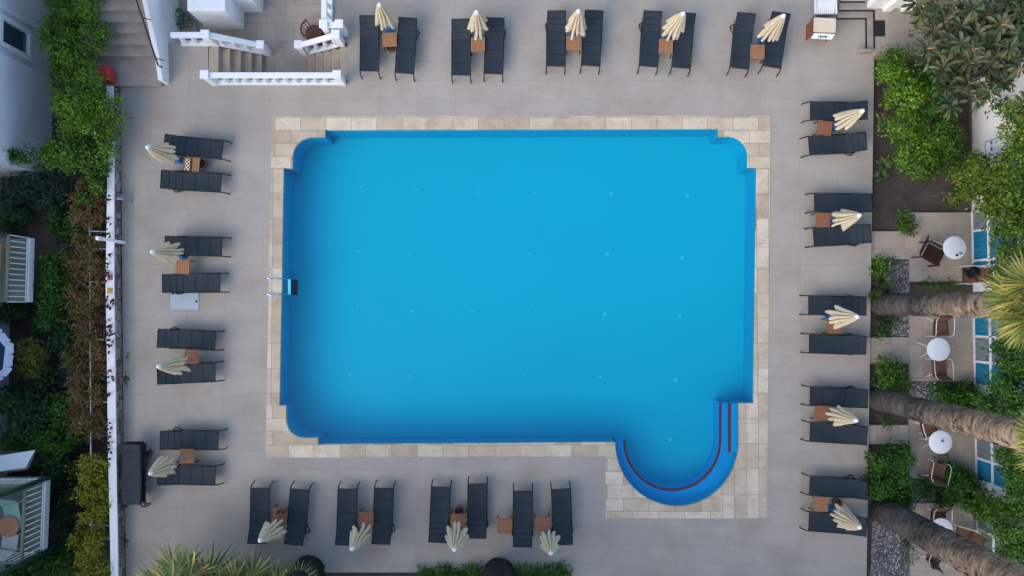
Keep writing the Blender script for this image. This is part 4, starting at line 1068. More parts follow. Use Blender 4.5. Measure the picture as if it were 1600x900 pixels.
# ================================================================== PALMS
def fan_leaf(pts, dirs, nrms, Ls, Ws, c, az, el, pet, rad, seg, droop, rs):
    """append one fan leaf: petiole end then segments"""
    d = np.array([math.cos(az) * math.cos(el), math.sin(az) * math.cos(el), math.sin(el)]); e = c + d * pet
    side = np.array([-math.sin(az), math.cos(az), 0]); upv = np.cross(d, side) * -1
    for k in range(seg):
        a = (k / (seg - 1) - .5) * R(210); dd = d * math.cos(a) + side * math.sin(a)
        dd = dd + np.array([0, 0, -droop * (.4 + rs.random() * .8)]) ; dd /= np.linalg.norm(dd)
        pts.append(e); dirs.append(dd); nrms.append(upv + side * math.sin(a * 3) * .2); Ls.append(rad * (.72 + .28 * math.cos(a * .7)) * rs.uniform(.85, 1.1)); Ws.append(rad * (.055 if seg == 26 else .07))
def palm(name, label, base_uv, z0, height, r0, r1, leaf_n, pet, rad, mat, seed, group, trunk_lean=(0, 0), stub=0, elr=(-50, 55)):
    rs = random.Random(seed); b = P(base_uv[0], base_uv[1], z0)
    t = thing(name, label, 'palm tree', (b.x, b.y, z0), 0, group)
    m = MB(); m.smooth = True; nl = max(8, int(height / .09)); na = 22; vs = []
    for i in range(nl + 1):
        f = i / nl; z = f * height
        r = r0 + (r1 - r0) * f + .10 * r0 * math.exp(-z * 2.2)
        r += .022 * (1 if i % 2 else -1) * r0 / .3 + rs.uniform(-.008, .008)
        for k in range(na):
            a = 2 * math.pi * k / na; rr = r * (1 + .03 * math.sin(3 * a + i * .25) + rs.uniform(-.02, .02))
            vs.append((rr * math.cos(a) + trunk_lean[0] * f, rr * math.sin(a) + trunk_lean[1] * f, z))
    fs = [(i * na + k, i * na + (k + 1) % na, (i + 1) * na + (k + 1) % na, (i + 1) * na + k) for i in range(nl) for k in range(na)]; fs.append(tuple(nl * na + k for k in range(na)))
    m.add(vs, fs)
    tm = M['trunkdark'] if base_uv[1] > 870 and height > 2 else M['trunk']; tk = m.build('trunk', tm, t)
    # old fibres and leaf-base scales on the trunk
    fb = MB()
    for _ in range(int(height * 26 * r0 / .3)):
        z = rs.uniform(.3, 1) * height; a = rs.random() * 6.283; r = (r0 + (r1 - r0) * z / height) * 1.0
        p = Vector((r * math.cos(a) + trunk_lean[0] * z / height, r * math.sin(a) + trunk_lean[1] * z / height, z)); o_ = Vector((math.cos(a), math.sin(a), 0)); sd = Vector((-math.sin(a), math.cos(a), 0))
        w_ = rs.uniform(.03, .08); h_ = rs.uniform(.06, .14)
        fb.add([p - sd * w_, p + sd * w_, p + sd * w_ * .5 + o_ * .03 + Vector((0, 0, h_)), p - sd * w_ * .5 + o_ * .035 + Vector((0, 0, h_))], [(0, 1, 2, 3)])
    tag(fb.build('bark_scales', tm, tk), kind='stuff')
    top = np.array([trunk_lean[0], trunk_lean[1], height]); A = ([], [], [], [], []); pm = MB()
    for k in range(leaf_n):
        az = k * 2.39996 + rs.uniform(-.2, .2); el = R(elr[0] + (elr[1] - elr[0]) * (k / leaf_n) + rs.uniform(-8, 8)); pt = pet * rs.uniform(.8, 1.15)
        fan_leaf(*A, top, az, el, pt, rad, 26 if height > 2 else 24, .25 + .5 * (1 - k / leaf_n), rs)
        d = Vector((math.cos(az) * math.cos(el), math.sin(az) * math.cos(el), math.sin(el))); pm.tube([Vector(top), Vector(top) + d * pt], .018, 5)
    cr = leaves_mesh('crown', np.array(A[0]), np.array(A[1]), np.array(A[2]), np.array(A[3]), np.array(A[4]), mat, t, (0, 0, 0), fold=.18, pointed=.55)
    pm.build('leaf_stalks', LF['palmgreen'], cr)
    return t
palm('palm_tree', 'tall palm with the topmost leaning trunk on the right, yellow fan leaves at its head', (1373, 477), GR, 7.4, .28, .31, 34, .55, .85, LF['palm'], 3, 'tall fan palms')
palm('palm_tree', 'tall palm with the middle trunk on the right, crossing above a round table', (1369, 623), GR, 7.9, .30, .34, 30, .4, .62, LF['palm'], 4, 'tall fan palms')
palm('palm_tree', 'tall palm with the lowest and thickest trunk on the right', (1380, 798), GR, 7.6, .37, .42, 30, .4, .66, LF['palm'], 5, 'tall fan palms')
palm('palm_tree', 'tall palm with its dark bulging foot at the bottom edge beside the spiky palm tops', (487, 886), GR, 6.4, .42, .36, 30, .8, .85, LF['palmgreen'], 6, 'tall fan palms')
palm('palm_tree', 'tall palm with its dark bulging foot at the bottom edge among the low hedge', (780, 890), GR, 6.6, .42, .36, 30, .8, .85, LF['palmgreen'], 7, 'tall fan palms')
for (u, v, z, n_, pe, ra, sd, lab) in ((297, 932, 1.6, 20, .75, 1.1, 21, 'largest spiky young fan palm at the bottom left edge'), (381, 928, 1.5, 12, .55, .85, 22, 'spiky young fan palm between two others at the bottom edge'), (448, 925, 1.3, 11, .45, .72, 23, 'spiky young fan palm beside the dark palm foot at the bottom edge')):
    b = P(u, v, z); bb = P(u, v, z)
    rs = random.Random(sd)
    uu = 800 + b.x * F / (CH - GR)
    # find pixel of the same place at ground height
    bx, by = b.x, b.y
    t_ = palm('young_palm', lab, (u, v), z, .01, .12, .12, n_, pe, ra, LF['palmgreen'], sd, 'young fan palms along the bottom edge', elr=(-5, 70))
    t_.location = (bx, by, GR)
    for k in kids(t_):
        if k.name.startswith('crown'): k.location = (0, 0, z - GR)
        else:
            k.scale = (1, 1, (z - GR) / .01)

# ================================================================== SHRUBS RIGHT
bush('bush', 'bright green leafy bush beside the upper right loungers', 'bush', [(1400, 110, 26, 30, .7, .6), (1412, 150, 32, 34, .75, .65), (1412, 195, 30, 30, .7, .6), (1425, 232, 36, 30, .5, .5)], .105, .05, LF['bright'], dens=300)
bush('bush', 'deep green bush between the bright bush and the white wall', 'bush', [(1455, 145, 30, 40, .7, .6), (1465, 205, 32, 40, .5, .5), (1440, 255, 34, 24, .3, .35), (1480, 235, 20, 28, .3, .4)], .10, .048, LF['mid'], dens=280)
bush('bush', 'clipped green bush above the middle palm trunk', 'bush', [(1385, 580, 18, 16, .25, .35), (1406, 592, 15, 20, .2, .35), (1392, 600, 20, 14, .15, .3)], .10, .05, LF['mid'], dens=320)
bush('bush', 'boxy dense green bush between the middle and lowest palm trunks', 'bush', [(1376, 715, 19, 22, .35, .45), (1404, 715, 19, 22, .35, .45), (1376, 755, 18, 24, .35, .45), (1405, 757, 19, 26, .3, .45), (1410, 785, 12, 12, .1, .25)], .10, .05, LF['green'], dens=340, group=None)
bush('bush', 'low green bush below the middle patio', 'bush', [(1475, 618, 24, 16, .1, .3), (1505, 622, 24, 22, .15, .35), (1490, 636, 22, 12, .1, .25)], .11, .055, LF['green'], dens=300)
bush('bush', 'spreading green bush below the wicker chair and its round table', 'bush', [(1468, 770, 24, 24, .1, .3), (1500, 765, 30, 30, .15, .35), (1480, 740, 24, 20, .05, .25), (1520, 785, 18, 16, .1, .3)], .11, .055, LF['green'], dens=300)
bush('bush', 'narrow green shrub at the corner of the upper patio', 'bush', [(1417, 340, 8, 9, .0, .25), (1417, 356, 8, 9, .0, .25)], .10, .05, LF['mid'], dens=300)
bush('bush', 'low green shrub at the deck edge above the gravel bed', 'bush', [(1379, 412, 12, 9, 0, .22), (1371, 424, 9, 9, -.02, .2)], .10, .05, LF['mid'], dens=280)
bush('bush', 'tiny green weed tuft beside the path at the middle trunk', 'bush', [(1384, 659, 7, 8, -.05, .15)], .09, .045, LF['mid'], dens=260)
bush('bush', 'thin strip of green ground plants below the upper patio', 'bush', [(1450, 447, 14, 6, -.1, .14), (1478, 446, 16, 6, -.1, .12)], .09, .04, LF['green'], dens=240)
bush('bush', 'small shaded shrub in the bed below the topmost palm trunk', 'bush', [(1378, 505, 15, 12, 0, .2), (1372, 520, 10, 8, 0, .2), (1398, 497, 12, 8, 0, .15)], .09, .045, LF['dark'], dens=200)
bush('bush', 'small shrub tucked behind the lowest trunk foot', 'bush', [(1408, 790, 14, 10, 0, .25), (1418, 860, 3, 30, -.1, .12)], .09, .045, LF['green'], dens=220)
# spiky olive plants
def spiky(label, spots):
    o = P(spots[0][0], spots[0][1], GR); t = thing('spiky_plant', label, 'plant', o, 0, 'olive spiky plants at the deck edge'); ps, ds, ns, ls, ws = [], [], [], [], []
    for (u, v, r, z) in spots:
        c = P(u, v, z)
        for k in range(90):
            a = random.random() * 6.283; e = R(random.uniform(5, 80)); d = (math.cos(a) * math.cos(e), math.sin(a) * math.cos(e), math.sin(e)); ps.append(c); ds.append(d); ns.append((0.01, 0, 1)); ls.append(r * random.uniform(.6, 1.1)); ws.append(.05)
    leaves_mesh('foliage', np.array(ps), np.array(ds), np.array(ns), np.array(ls), np.array(ws), LF['olive'], t, o); return t
spiky('olive spiky plant beside the topmost palm trunk foot', [(1376, 438, .36, .1), (1366, 462, .3, .05), (1384, 452, .3, .0)])
spiky('olive spiky plant below the bright green bush at the deck edge', [(1378, 258, .30, .0), (1376, 275, .28, -.05)])
# climber over the right building
vl = []
for (u, v, z, r) in [(1510, 280, .8, 20), (1500, 310, .5, 16), (1530, 265, 1.4, 26), (1535, 300, 1.4, 28), (1560, 285, 2.0, 30), (1590, 260, 2.6, 32), (1585, 300, 2.6, 32), (1570, 335, 2.2, 26), (1595, 340, 2.7, 28), (1565, 365, 1.9, 18), (1590, 375, 2.6, 26), (1572, 400, 2.2, 18), (1592, 415, 2.6, 24), (1550, 315, 1.7, 24),
                     (1565, 430, 1.9, 16), (1555, 445, 1.2, 10), (1590, 205, 2.6, 26), (1595, 235, 2.7, 28), (1575, 175, 2.0, 12), (1600, 170, 2.8, 24)]:
    vl.append((u, v, r, r, z, r * .014))
bush('climbing_vine', 'yellow-green climber covering the upper part of the white garden building', 'climber', vl, .10, .065, LF['vine'], dens=300)
vl = []
for (u, v, z, r) in [(1590, 500, 2.5, 26), (1575, 530, 2.0, 20), (1565, 545, 1.8, 14), (1592, 555, 2.5, 30), (1578, 580, 2.2, 22), (1565, 605, 1.6, 20), (1545, 615, 1.0, 16), (1590, 610, 2.4, 30), (1560, 640, 1.3, 24), (1590, 650, 2.3, 28), (1575, 660, 1.8, 20), (1535, 630, .6, 14)]:
    vl.append((u, v, r, r, z, r * .014))
bush('climbing_vine', 'dark green climber on the garden building between the upper two palm trunks', 'climber', vl, .10, .065, LF['green'], dens=280)
vl = []
for (u, v, z, r) in [(1570, 705, 1.9, 18), (1590, 720, 2.4, 26), (1575, 735, 2.1, 18), (1595, 755, 2.5, 26), (1585, 780, 2.2, 24), (1560, 790, 1.5, 20), (1540, 790, 1.0, 18), (1530, 800, .5, 16), (1565, 815, 1.6, 18), (1590, 815, 2.3, 28), (1580, 845, 2.1, 22), (1595, 870, 2.4, 26), (1565, 865, 1.7, 14), (1590, 895, 2.3, 20)]:
    vl.append((u, v, r, r, z, r * .014))
bush('climbing_vine', 'green climber on the garden building around the lower two glazed doors', 'climber', vl, .10, .065, LF['mid'], dens=290)
# large-leaved tree
def loquat():
    b = P(1468, 120, GR); b = P(1426, 150, GR)
    t = thing('broadleaf_tree', 'tree with big grey-green leaf rosettes and cream flower spikes at upper right', 'tree', (b.x, b.y, GR)); o = t.location
    Z = 3.4
    ros = [(1447, 73), (1472, 107), (1514, 130), (1488, 163), (1478, 33), (1522, 12), (1562, 37), (1575, 73), (1566, 125), (1502, 70), (1535, 95), (1440, 20), (1460, 5), (1595, 20), (1595, 105), (1545, 60), (1490, 95), (1500, 40), (1525, 155), (1470, 60), (1540, 25), (1590, 55), (1456, 45), (1530, 50), (1515, 95), (1585, 90), (1480, 5), (1575, 5), (1550, 105), (1455, 95), (1610, 80), (1610, 40), (1498, 125), (1480, 135), (1465, 85), (1485, 75), (1520, 75), (1558, 85), (1505, 15), (1548, 145), (1432, 5), (1550, 5)]
    ps, ds, ns, ls, ws = [], [], [], [], []; sp = ([], [], [], [], []); lm = MB(); hub = Vector((b.x + .25, b.y, GR + 1.5))
    for i, (u, v) in enumerate(ros):
        z = Z + random.uniform(-.7, .5) - (0 if i < 12 else .5); c = P(u + random.uniform(-3, 3), v + random.uniform(-3, 3), z); tilt = Vector((random.uniform(-.4, .4), random.uniform(-.4, .4), 1)).normalized()
        for k in range(19):
            a = k * 2.4 + random.uniform(-.45, .45); e = R(-35 + 85 * (k / 19) ** 1.5 + random.uniform(-12, 12)); d = Vector((math.cos(a) * math.cos(e), math.sin(a) * math.cos(e), math.sin(e)))
            d = (d + tilt * .2).normalized(); ps.append(c + d * .03); ds.append(d); ns.append(Vector((0, 0, 1)) + d * .05); ls.append(random.uniform(.25, .47) * (1.1 - .4 * k / 19)); ws.append(random.uniform(.08, .13))
        if i % 2 == 0:
            for k in range(7):
                d = (tilt + Vector((random.uniform(-.7, .7), random.uniform(-.7, .7), 0))).normalized(); sp[0].append(c); sp[1].append(d); sp[2].append((d.y, -d.x, .2)); sp[3].append(random.uniform(.14, .26)); sp[4].append(.035)
        mid = hub.lerp(c, .55) + Vector((0, 0, -.1)); lm.tube([hub, mid, c], .03, 6, rr=[.05, .03, .014])
    lm.tube([(b.x, b.y, GR - .05), (b.x + .1, b.y, GR + .8), hub], .1, 10, rr=[.13, .11, .09])
    ps = [tuple(p) for p in ps]; ds = [tuple(d) for d in ds]; ns = [tuple(n_) for n_ in ns]
    # simple fill leaves below the rosettes
    cr = leaves_mesh('crown', np.array(ps), np.array(ds), np.array(ns), np.array(ls), np.array(ws), LF['loquat'], t, o, blunt=True)
    fsx = leaves_mesh('flower_spikes', np.array([tuple(p) for p in sp[0]]), np.array([tuple(p) for p in sp[1]]), np.array([tuple(p) for p in sp[2]]), np.array(sp[3]), np.array(sp[4]), LF['spike'], cr, o); fsx['kind'] = 'stuff'
    lm.build('trunk', M['bark'], t, o)
loquat()
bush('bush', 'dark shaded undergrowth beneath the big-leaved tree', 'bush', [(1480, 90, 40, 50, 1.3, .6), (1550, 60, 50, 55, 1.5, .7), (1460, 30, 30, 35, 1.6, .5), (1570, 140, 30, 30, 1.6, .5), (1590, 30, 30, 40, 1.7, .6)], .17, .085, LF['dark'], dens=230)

# ================================================================== LEFT SIDE
bush('climbing_vine', 'lush green climber spilling between the white house and the stone stairs', 'climber', [(105, 15, 34, 26, .9, .6), (130, 40, 26, 26, .9, .5), (95, 60, 28, 30, .8, .6), (115, 85, 34, 30, .8, .55), (105, 125, 24, 30, .6, .55), (140, 120, 22, 22, .9, .4), (120, 160, 34, 30, .9, .55), (165, 158, 22, 18, .7, .35), (115, 195, 26, 28, .6, .5), (145, 195, 24, 26, .7, .45), (140, 5, 24, 20, 1.2, .4), (158, 60, 14, 22, .9, .35), (173, 185, 15, 22, .6, .3), (168, 222, 12, 24, .55, .3)],
     .085, .05, LF['bright'], dens=300)
bush('climbing_vine', 'green climber hanging over the head of the white wall cap', 'climber', [(60, 245, 50, 16, .6, .4), (110, 240, 40, 26, .6, .45), (150, 245, 24, 30, .55, .4), (158, 280, 14, 26, .5, .35), (140, 300, 14, 20, .3, .35)], .10, .06, LF['mid'], dens=300)
m = MB(); m.box((0, 0, .22), (.28, .42, .44)); c = P(166, 116, .55)
ob = m.build('red_box', M['red'], origin=(0, 0, 0), bevel=.015); ob.location = (c.x, c.y, .26); tag(ob, 'red metal box half covered by the green climber at the stair foot', 'box')
m = MB(); m.hexa([(0, 0, 0), (.34, .02, 0), (.34, .9, 0), (0, .9, 0), (0, .05, .9), (.22, .05, .75), (.22, .9, .75), (0, .9, .9)]); c = P(148, 95, 0)
ob = m.build('rubble_wall', M['stonewall'], origin=(0, 0, 0)); ob.location = (c.x, c.y, -.05); tag(ob, 'bit of grey rubble wall under the climber beside the stairs', 'wall')
# top-left house
HX = P(78, 120, GL).x; yc0 = P(106, 276, GL).y; ymid = P(82, 123, GL).y
t = thing('white_house', 'white rendered house with a small dark window at the upper left corner', 'house', (HX, yc0, GL))
o = t.location
m = MB(); m.box((HX - 4, (ymid + 22) / 2, 2.7), (8, 22 - ymid, 8.1)); m.box((HX - 3.9, (yc0 + ymid) / 2 - .001, 2.7), (8, ymid - yc0, 8.1)); m.build('wall', M['white'], t, o)
m = MB(); m.box((HX + .13, yc0 + .16, 2.7), (.1, .32, 8.08)); m.build('corner_pilaster', M['white'], t, o)
m = MB(); m.box((HX + .02, P(60, 22, .5).y, 2.7), (.1, .12, 8.0)); m.build('corner_pilaster', M['white'], t, o)
m = MB(); m.box((HX - 4, (yc0 + 22) / 2, 6.85), (8.6, 22 - yc0 + .6, .2)); m.build('roof_slab', M['white'], t, o)
zw0, zw1 = -.1, 1.1; yw0, yw1 = P(48, 86, zw0).y, P(48, 53, zw0).y
m = MB(); fw = .13
for y in (yw0 - fw / 2, yw1 + fw / 2): m.box((HX + .05, y, (zw0 + zw1) / 2), (.14, fw, zw1 - zw0 + 2 * fw))
for z in (zw0 - fw / 2, zw1 + fw / 2): m.box((HX + .055, (yw0 + yw1) / 2, z), (.15, yw1 - yw0, fw))
wf = m.build('window_frame', M['white'], t, o)
m = MB(); m.box((HX + .015, (yw0 + yw1) / 2, (zw0 + zw1) / 2), (.03, yw1 - yw0, zw1 - zw0)); m.build('window_pane', M['glass'], wf, o)
m = MB(); y2_ = P(66, 0, zw0).y; m.box((HX + .02, y2_ + .5, .7), (.05, .9, 1.0)); m.build('window_pane', M['glass'], t, o)
# neighbouring apartment house with balconies, just outside the frame
AX = -16.6
t = thing('apartment_house', 'white apartment house with railed balconies at the left edge', 'building', (AX, 0, GL)); o = t.location
m = MB(); m.box((AX - 4, -4, 1.3), (8, 13, 5.3)); m.build('wall', M['white'], t, o)
m = MB(); m.box((AX - 4, -4, 4.02), (8.4, 13.4, .14)); m.build('roof_slab', M['white'], t, o)
def balcony(t, o, zf, top_px, bot_px, sides):
    """front edge corners at floor level (px) -> slab, white railing"""
    a = P(*top_px, zf); b = P(*bot_px, zf); m = MB()
    m.hexa([(AX, b.y, zf - .22), (b.x, b.y, zf - .22), (a.x, a.y, zf - .22), (AX, a.y, zf - .22), (AX, b.y, zf), (b.x, b.y, zf), (a.x, a.y, zf), (AX, a.y, zf)]); fl = m.build('balcony_floor', M['balconyfloor'], t, o)
    m = MB(); dx = .05
    m.hexa([(b.x + .001, b.y, zf - .18), (b.x + dx, b.y, zf - .18), (a.x + dx, a.y, zf - .18), (a.x + .001, a.y, zf - .18), (b.x + .001, b.y, zf + .04), (b.x + dx, b.y, zf + .04), (a.x + dx, a.y, zf + .04), (a.x + .001, a.y, zf + .04)]); m.build('slab_edge', M['white'], fl, o)
    m = MB(); n_ = int((a - b).length / .155)
    segs = [(a, b)]
    if sides: segs += [(a, Vector((AX, a.y, zf))), (b, Vector((AX, b.y, zf)))]
    for p, q in segs:
        n_ = int((p - q).length / .16)
        for i in range(n_ + 1):
            c = p.lerp(q, i / n_); m.box((c.x + .02, c.y, zf + .53), (.03, .03, .84))
        m.tube([p + Vector((.02, 0, .12)), q + Vector((.02, 0, .12))], .018, 6)
    m.build('balusters', M['whiteplastic'], fl, o)
    m = MB()
    for p, q in segs: m.tube([p + Vector((.02, 0, .97)), q + Vector((.02, 0, .97))], .05, 8)
    m.build('top_rail', M['olive'], fl, o)
    return a, b
ZB = .3
a1, b1_ = balcony(t, o, ZB, (46, 372), (43, 472), False)
a2, b2_ = balcony(t, o, ZB, (71, 747), (66, 862), True)
for p in (a2, b2_):
    m = MB(); m.box((p.x + .05, p.y, (GL + 3.9) / 2), (.11, .11, 3.9 - GL)); m.build('balcony_post', M['darkgreen'], t, o)
# balcony furniture
c = P(13, 823, ZB + .5); tt = thing('balcony_table', 'orange wooden round table on the lower left balcony', 'table', (c.x, c.y, ZB))
m = MB(); m.lathe([(.30, .47), (.31, .48), (.31, .50), (.29, .505)], n=28); m.build('table_top', M['orange'], tt)
m = MB(); m.lathe([(.2, 0), (.2, .03), (.04, .06), (.04, .47)], n=14); m.build('pedestal', M['dullwhite'], tt)
def deck_chair(u, v, rz, mt, lab):
    c = P(u, v, ZB + .35); tt = thing('balcony_chair', lab, 'chair', (c.x, c.y, ZB), rz, 'chairs on the lower left balcony')
    m = MB(); m.smooth = False
    m.hexa([(-.25, -.24, .36), (.25, -.24, .40), (.25, .24, .40), (-.25, .24, .36), (-.25, -.24, .40), (.25, -.24, .44), (.25, .24, .44), (-.25, .24, .40)]); m.build('seat', mt, tt, bevel=.02)
    m = MB(); m.hexa([(-.30, -.24, .42), (-.25, -.24, .42), (-.25, .24, .42), (-.30, .24, .42), (-.50, -.20, .95), (-.46, -.20, .96), (-.46, .20, .96), (-.50, .20, .95)]); m.build('backrest', mt, tt, bevel=.015)
    for sx in (-1, 1):
        for sy in (-1, 1): m = MB(); m.tube([(sx * .22, sy * .22, .37), (sx * .27, sy * .25, 0)], .015, 6); m.build('leg', M['dullwhite'], tt)
deck_chair(20, 800, R(-75), M['mint'], 'mint green chair beside the orange balcony table')
deck_chair(17, 845, R(80), M['dullwhite'], 'pale chair below the orange balcony table')
c = P(4, 402, ZB + .5); tt = thing('balcony_table', 'orange table top on the upper left balcony behind the white railing', 'table', (c.x - .25, c.y, ZB))
m = MB(); m.box((0, 0, .72), (.7, .75, .03)); m.build('table_top', M['orange'], tt, bevel=.01)
for sx in (-1, 1):
    for sy in (-1, 1): m = MB(); m.box((sx * .3, sy * .32, .352), (.05, .05, .703)); m.build('leg', M['orange'], tt)
# white garden block
m = MB(); m.hexa([tuple(P(-40, 745, -.5)), tuple(P(45, 735, -.5)), tuple(P(57, 705, -.5)), tuple(P(-40, 722, -.5)), tuple(P(-40, 742, .3)), tuple(P(40, 731, .3)), tuple(P(55, 703, .3)), tuple(P(-40, 718, .3))])
c = P(10, 722, -.5); ob = m.build('canopy_roof', M['white'], origin=tuple(c), bevel=.02); tag(ob, 'low white flat roof above the lower left balcony', 'roof')
for (u, v) in ((48, 712), (40, 730)):
    pass
m = MB(); q = P(20, 722, -.5); m.box((q.x, q.y, (GL - .5) / 2), (1.2, .4, -.5 - GL)); m.build('roof_wall', M['white'], ob, tuple(c))
# blue parasol
c = P(-34, 556, .5); t = thing('blue_parasol', 'open navy parasol with a white scalloped fringe at the left edge', 'parasol', (c.x, c.y, GL))
m = MB(); nn_ = 8; z0 = .5 - GL; rr_ = .86; m.smooth = False
vs = [(0, 0, z0 + .35)] + [(rr_ * math.cos(2 * math.pi * k / nn_ + .3), rr_ * math.sin(2 * math.pi * k / nn_ + .3), z0) for k in range(nn_)]
m.add(vs, [(0, k + 1, (k + 1) % nn_ + 1) for k in range(nn_)]); cn = m.build('canopy', M['navy'], t); cn.modifiers.new('s', 'SOLIDIFY').thickness = .01
m = MB(); ns_ = 80
for k in range(ns_):
    a0 = 2 * math.pi * k / ns_; a1_ = 2 * math.pi * (k + 1) / ns_
    def fr(a): 
        s_ = (a - .3) % (2 * math.pi / nn_) - math.pi / nn_; return rr_ * math.cos(math.pi / nn_) / math.cos(s_)
    f0, f1 = fr(a0), fr(a1_ - 1e-6); e = .15 + .045 * abs(math.sin(k * math.pi / 2.5)); 
    m.add([(f0 * math.cos(a0), f0 * math.sin(a0), z0 + .004), (f1 * math.cos(a1_), f1 * math.sin(a1_), z0 + .004), ((f1 + e) * math.cos(a1_), (f1 + e) * math.sin(a1_), z0 - .13), ((f0 + e) * math.cos(a0), (f0 + e) * math.sin(a0), z0 - .13)], [(0, 1, 2, 3)])
m.build('fringe', M['valance'], cn)
m = MB(); m.tube([(0, 0, 0), (0, 0, z0 + .4)], .025, 8); m.build('pole', M['dullwhite'], t)
# grey slab path
m = MB(); m.prism([XY(92, 556, GL + .05), XY(117, 552, GL + .05), XY(118, 606, GL + .05), XY(92, 606, GL + .05)], GL - .1, GL + .05); tag(m.build('garden_path', M['slab']), kind='structure')
m = MB(); m.prism([XY(40, 325, GL + .03), XY(75, 315, GL + .03), XY(92, 390, GL + .03), XY(60, 470, GL + .03), XY(45, 400, GL + .03)], GL - .1, GL + .02); tag(m.build('bare_earth', pbr('pale_earth', (.16, .12, .105), (.10, .078, .07), scale=3, rough=.95, bump=.5, coords='World')), kind='structure')
# trellis
c = P(141, 480, .2); t = thing('trellis', 'weathered white trellis of posts and rails carrying the dry brown vine', 'trellis', (c.x, c.y, GL))
m = MB(); ta = P(140, 275, .25); tb = P(143, 900, .25)
m.tube([ta, tb], .022, 6); m.build('long_rail', M['dullwhite'], t, t.location)
for (v, u0, u1) in ((361, 139, 168), (388, 146, 166), (440, 140, 168), (530, 141, 166), (627, 142, 168), (720, 143, 168), (820, 143, 170)):
    m = MB(); m.tube([P(u0, v, .24), P(u1, v + 1, .30)], .02, 6); m.build('cross_rail', M['dullwhite'], t, t.location)
for v in (290, 361, 440, 530, 627, 720, 820):
    p = P(140.5, v, .25); m = MB(); m.box((p.x, p.y, (GL + .25) / 2), (.05, .05, .25 - GL)); m.build('post', M['dullwhite'], t, t.location)
bl = [(130 + random.uniform(-9, 9), 300 + i * 17 + random.uniform(-5, 5), random.uniform(16, 24), 15, random.uniform(-.15, .25), .28) for i in range(23)] + [(156, 312 + i * 21, 13, 16, .15, .25) for i in range(18)]
vt = bush('climbing_vine', 'dry brown vine tangled over the white trellis beside the wall', 'climber', bl, .085, .05, LF['brown'], dens=260, clump=.13)
m = MB()
for _ in range(150):
    p = P(random.uniform(106, 160), random.uniform(300, 680), random.uniform(.1, .45)); q = p + Vector((random.uniform(-.4, .4), random.uniform(-.4, .4), random.uniform(-.1, .25))); m.tube([p, p.lerp(q, .5) + Vector((random.uniform(-.06, .06), random.uniform(-.06, .06), .05)), q], .007, 4)
tag(m.build('bare_twigs', pbr('pale_twigs', (.24, .18, .14), (.16, .12, .09), rough=.9), vt, vt.location), kind='stuff')
# purple-leaved shoots reaching over the cap
ps = []
for (v, n_) in ((312, 10), (345, 12), (372, 14), (405, 10), (425, 14), (472, 30), (510, 26), (525, 22), (540, 16), (582, 14), (595, 18), (612, 8), (665, 10), (672, 14), (695, 16), (710, 14)):
    for _ in range(n_ // 2): ps.append(P(random.gauss(169, 3.5), v + random.gauss(0, 6), WZ + random.uniform(.01, .12)))
ps = np.array([tuple(p) for p in ps]); n = len(ps); o = P(169, 520, WZ)
t = thing('creeper_shoots', 'dark purple leaved shoots creeping over the white wall cap', 'climber', o)
leaves_mesh('foliage', ps, rng.normal(size=(n, 3)) * np.array([1, 1, .2]), np.array([[0, 0, 1.]]) + rng.normal(size=(n, 3)) * .3, .12 * (.7 + .6 * rng.random(n)), .085, LF['purple'], t, o)
bush('hedge', 'yellow-green hedge along the lower end of the white wall cap', 'hedge', [(140, 735, 24, 22, .15, .4), (162, 735, 18, 20, .2, .4), (148, 765, 26, 22, .2, .4), (150, 800, 22, 24, .15, .4), (160, 790, 18, 26, .2, .35), (140, 835, 24, 20, .15, .4), (155, 845, 20, 22, .2, .4), (142, 868, 22, 20, .15, .4), (158, 885, 20, 24, .2, .4), (145, 905, 22, 20, .1, .4)], .09, .055, LF['yellow'], dens=320, clump=.14)
bush('bush', 'round olive-yellow bush beside the navy parasol', 'bush', [(45, 555, 28, 28, -.2, .55), (52, 565, 24, 22, -.2, .5)], .085, .05, LF['yellow'] if False else leafmat('olive_bush_leaves', [(.03, .06, .008), (.07, .10, .010), (.12, .14, .014), (.16, .16, .02)]), dens=320, clump=.13)
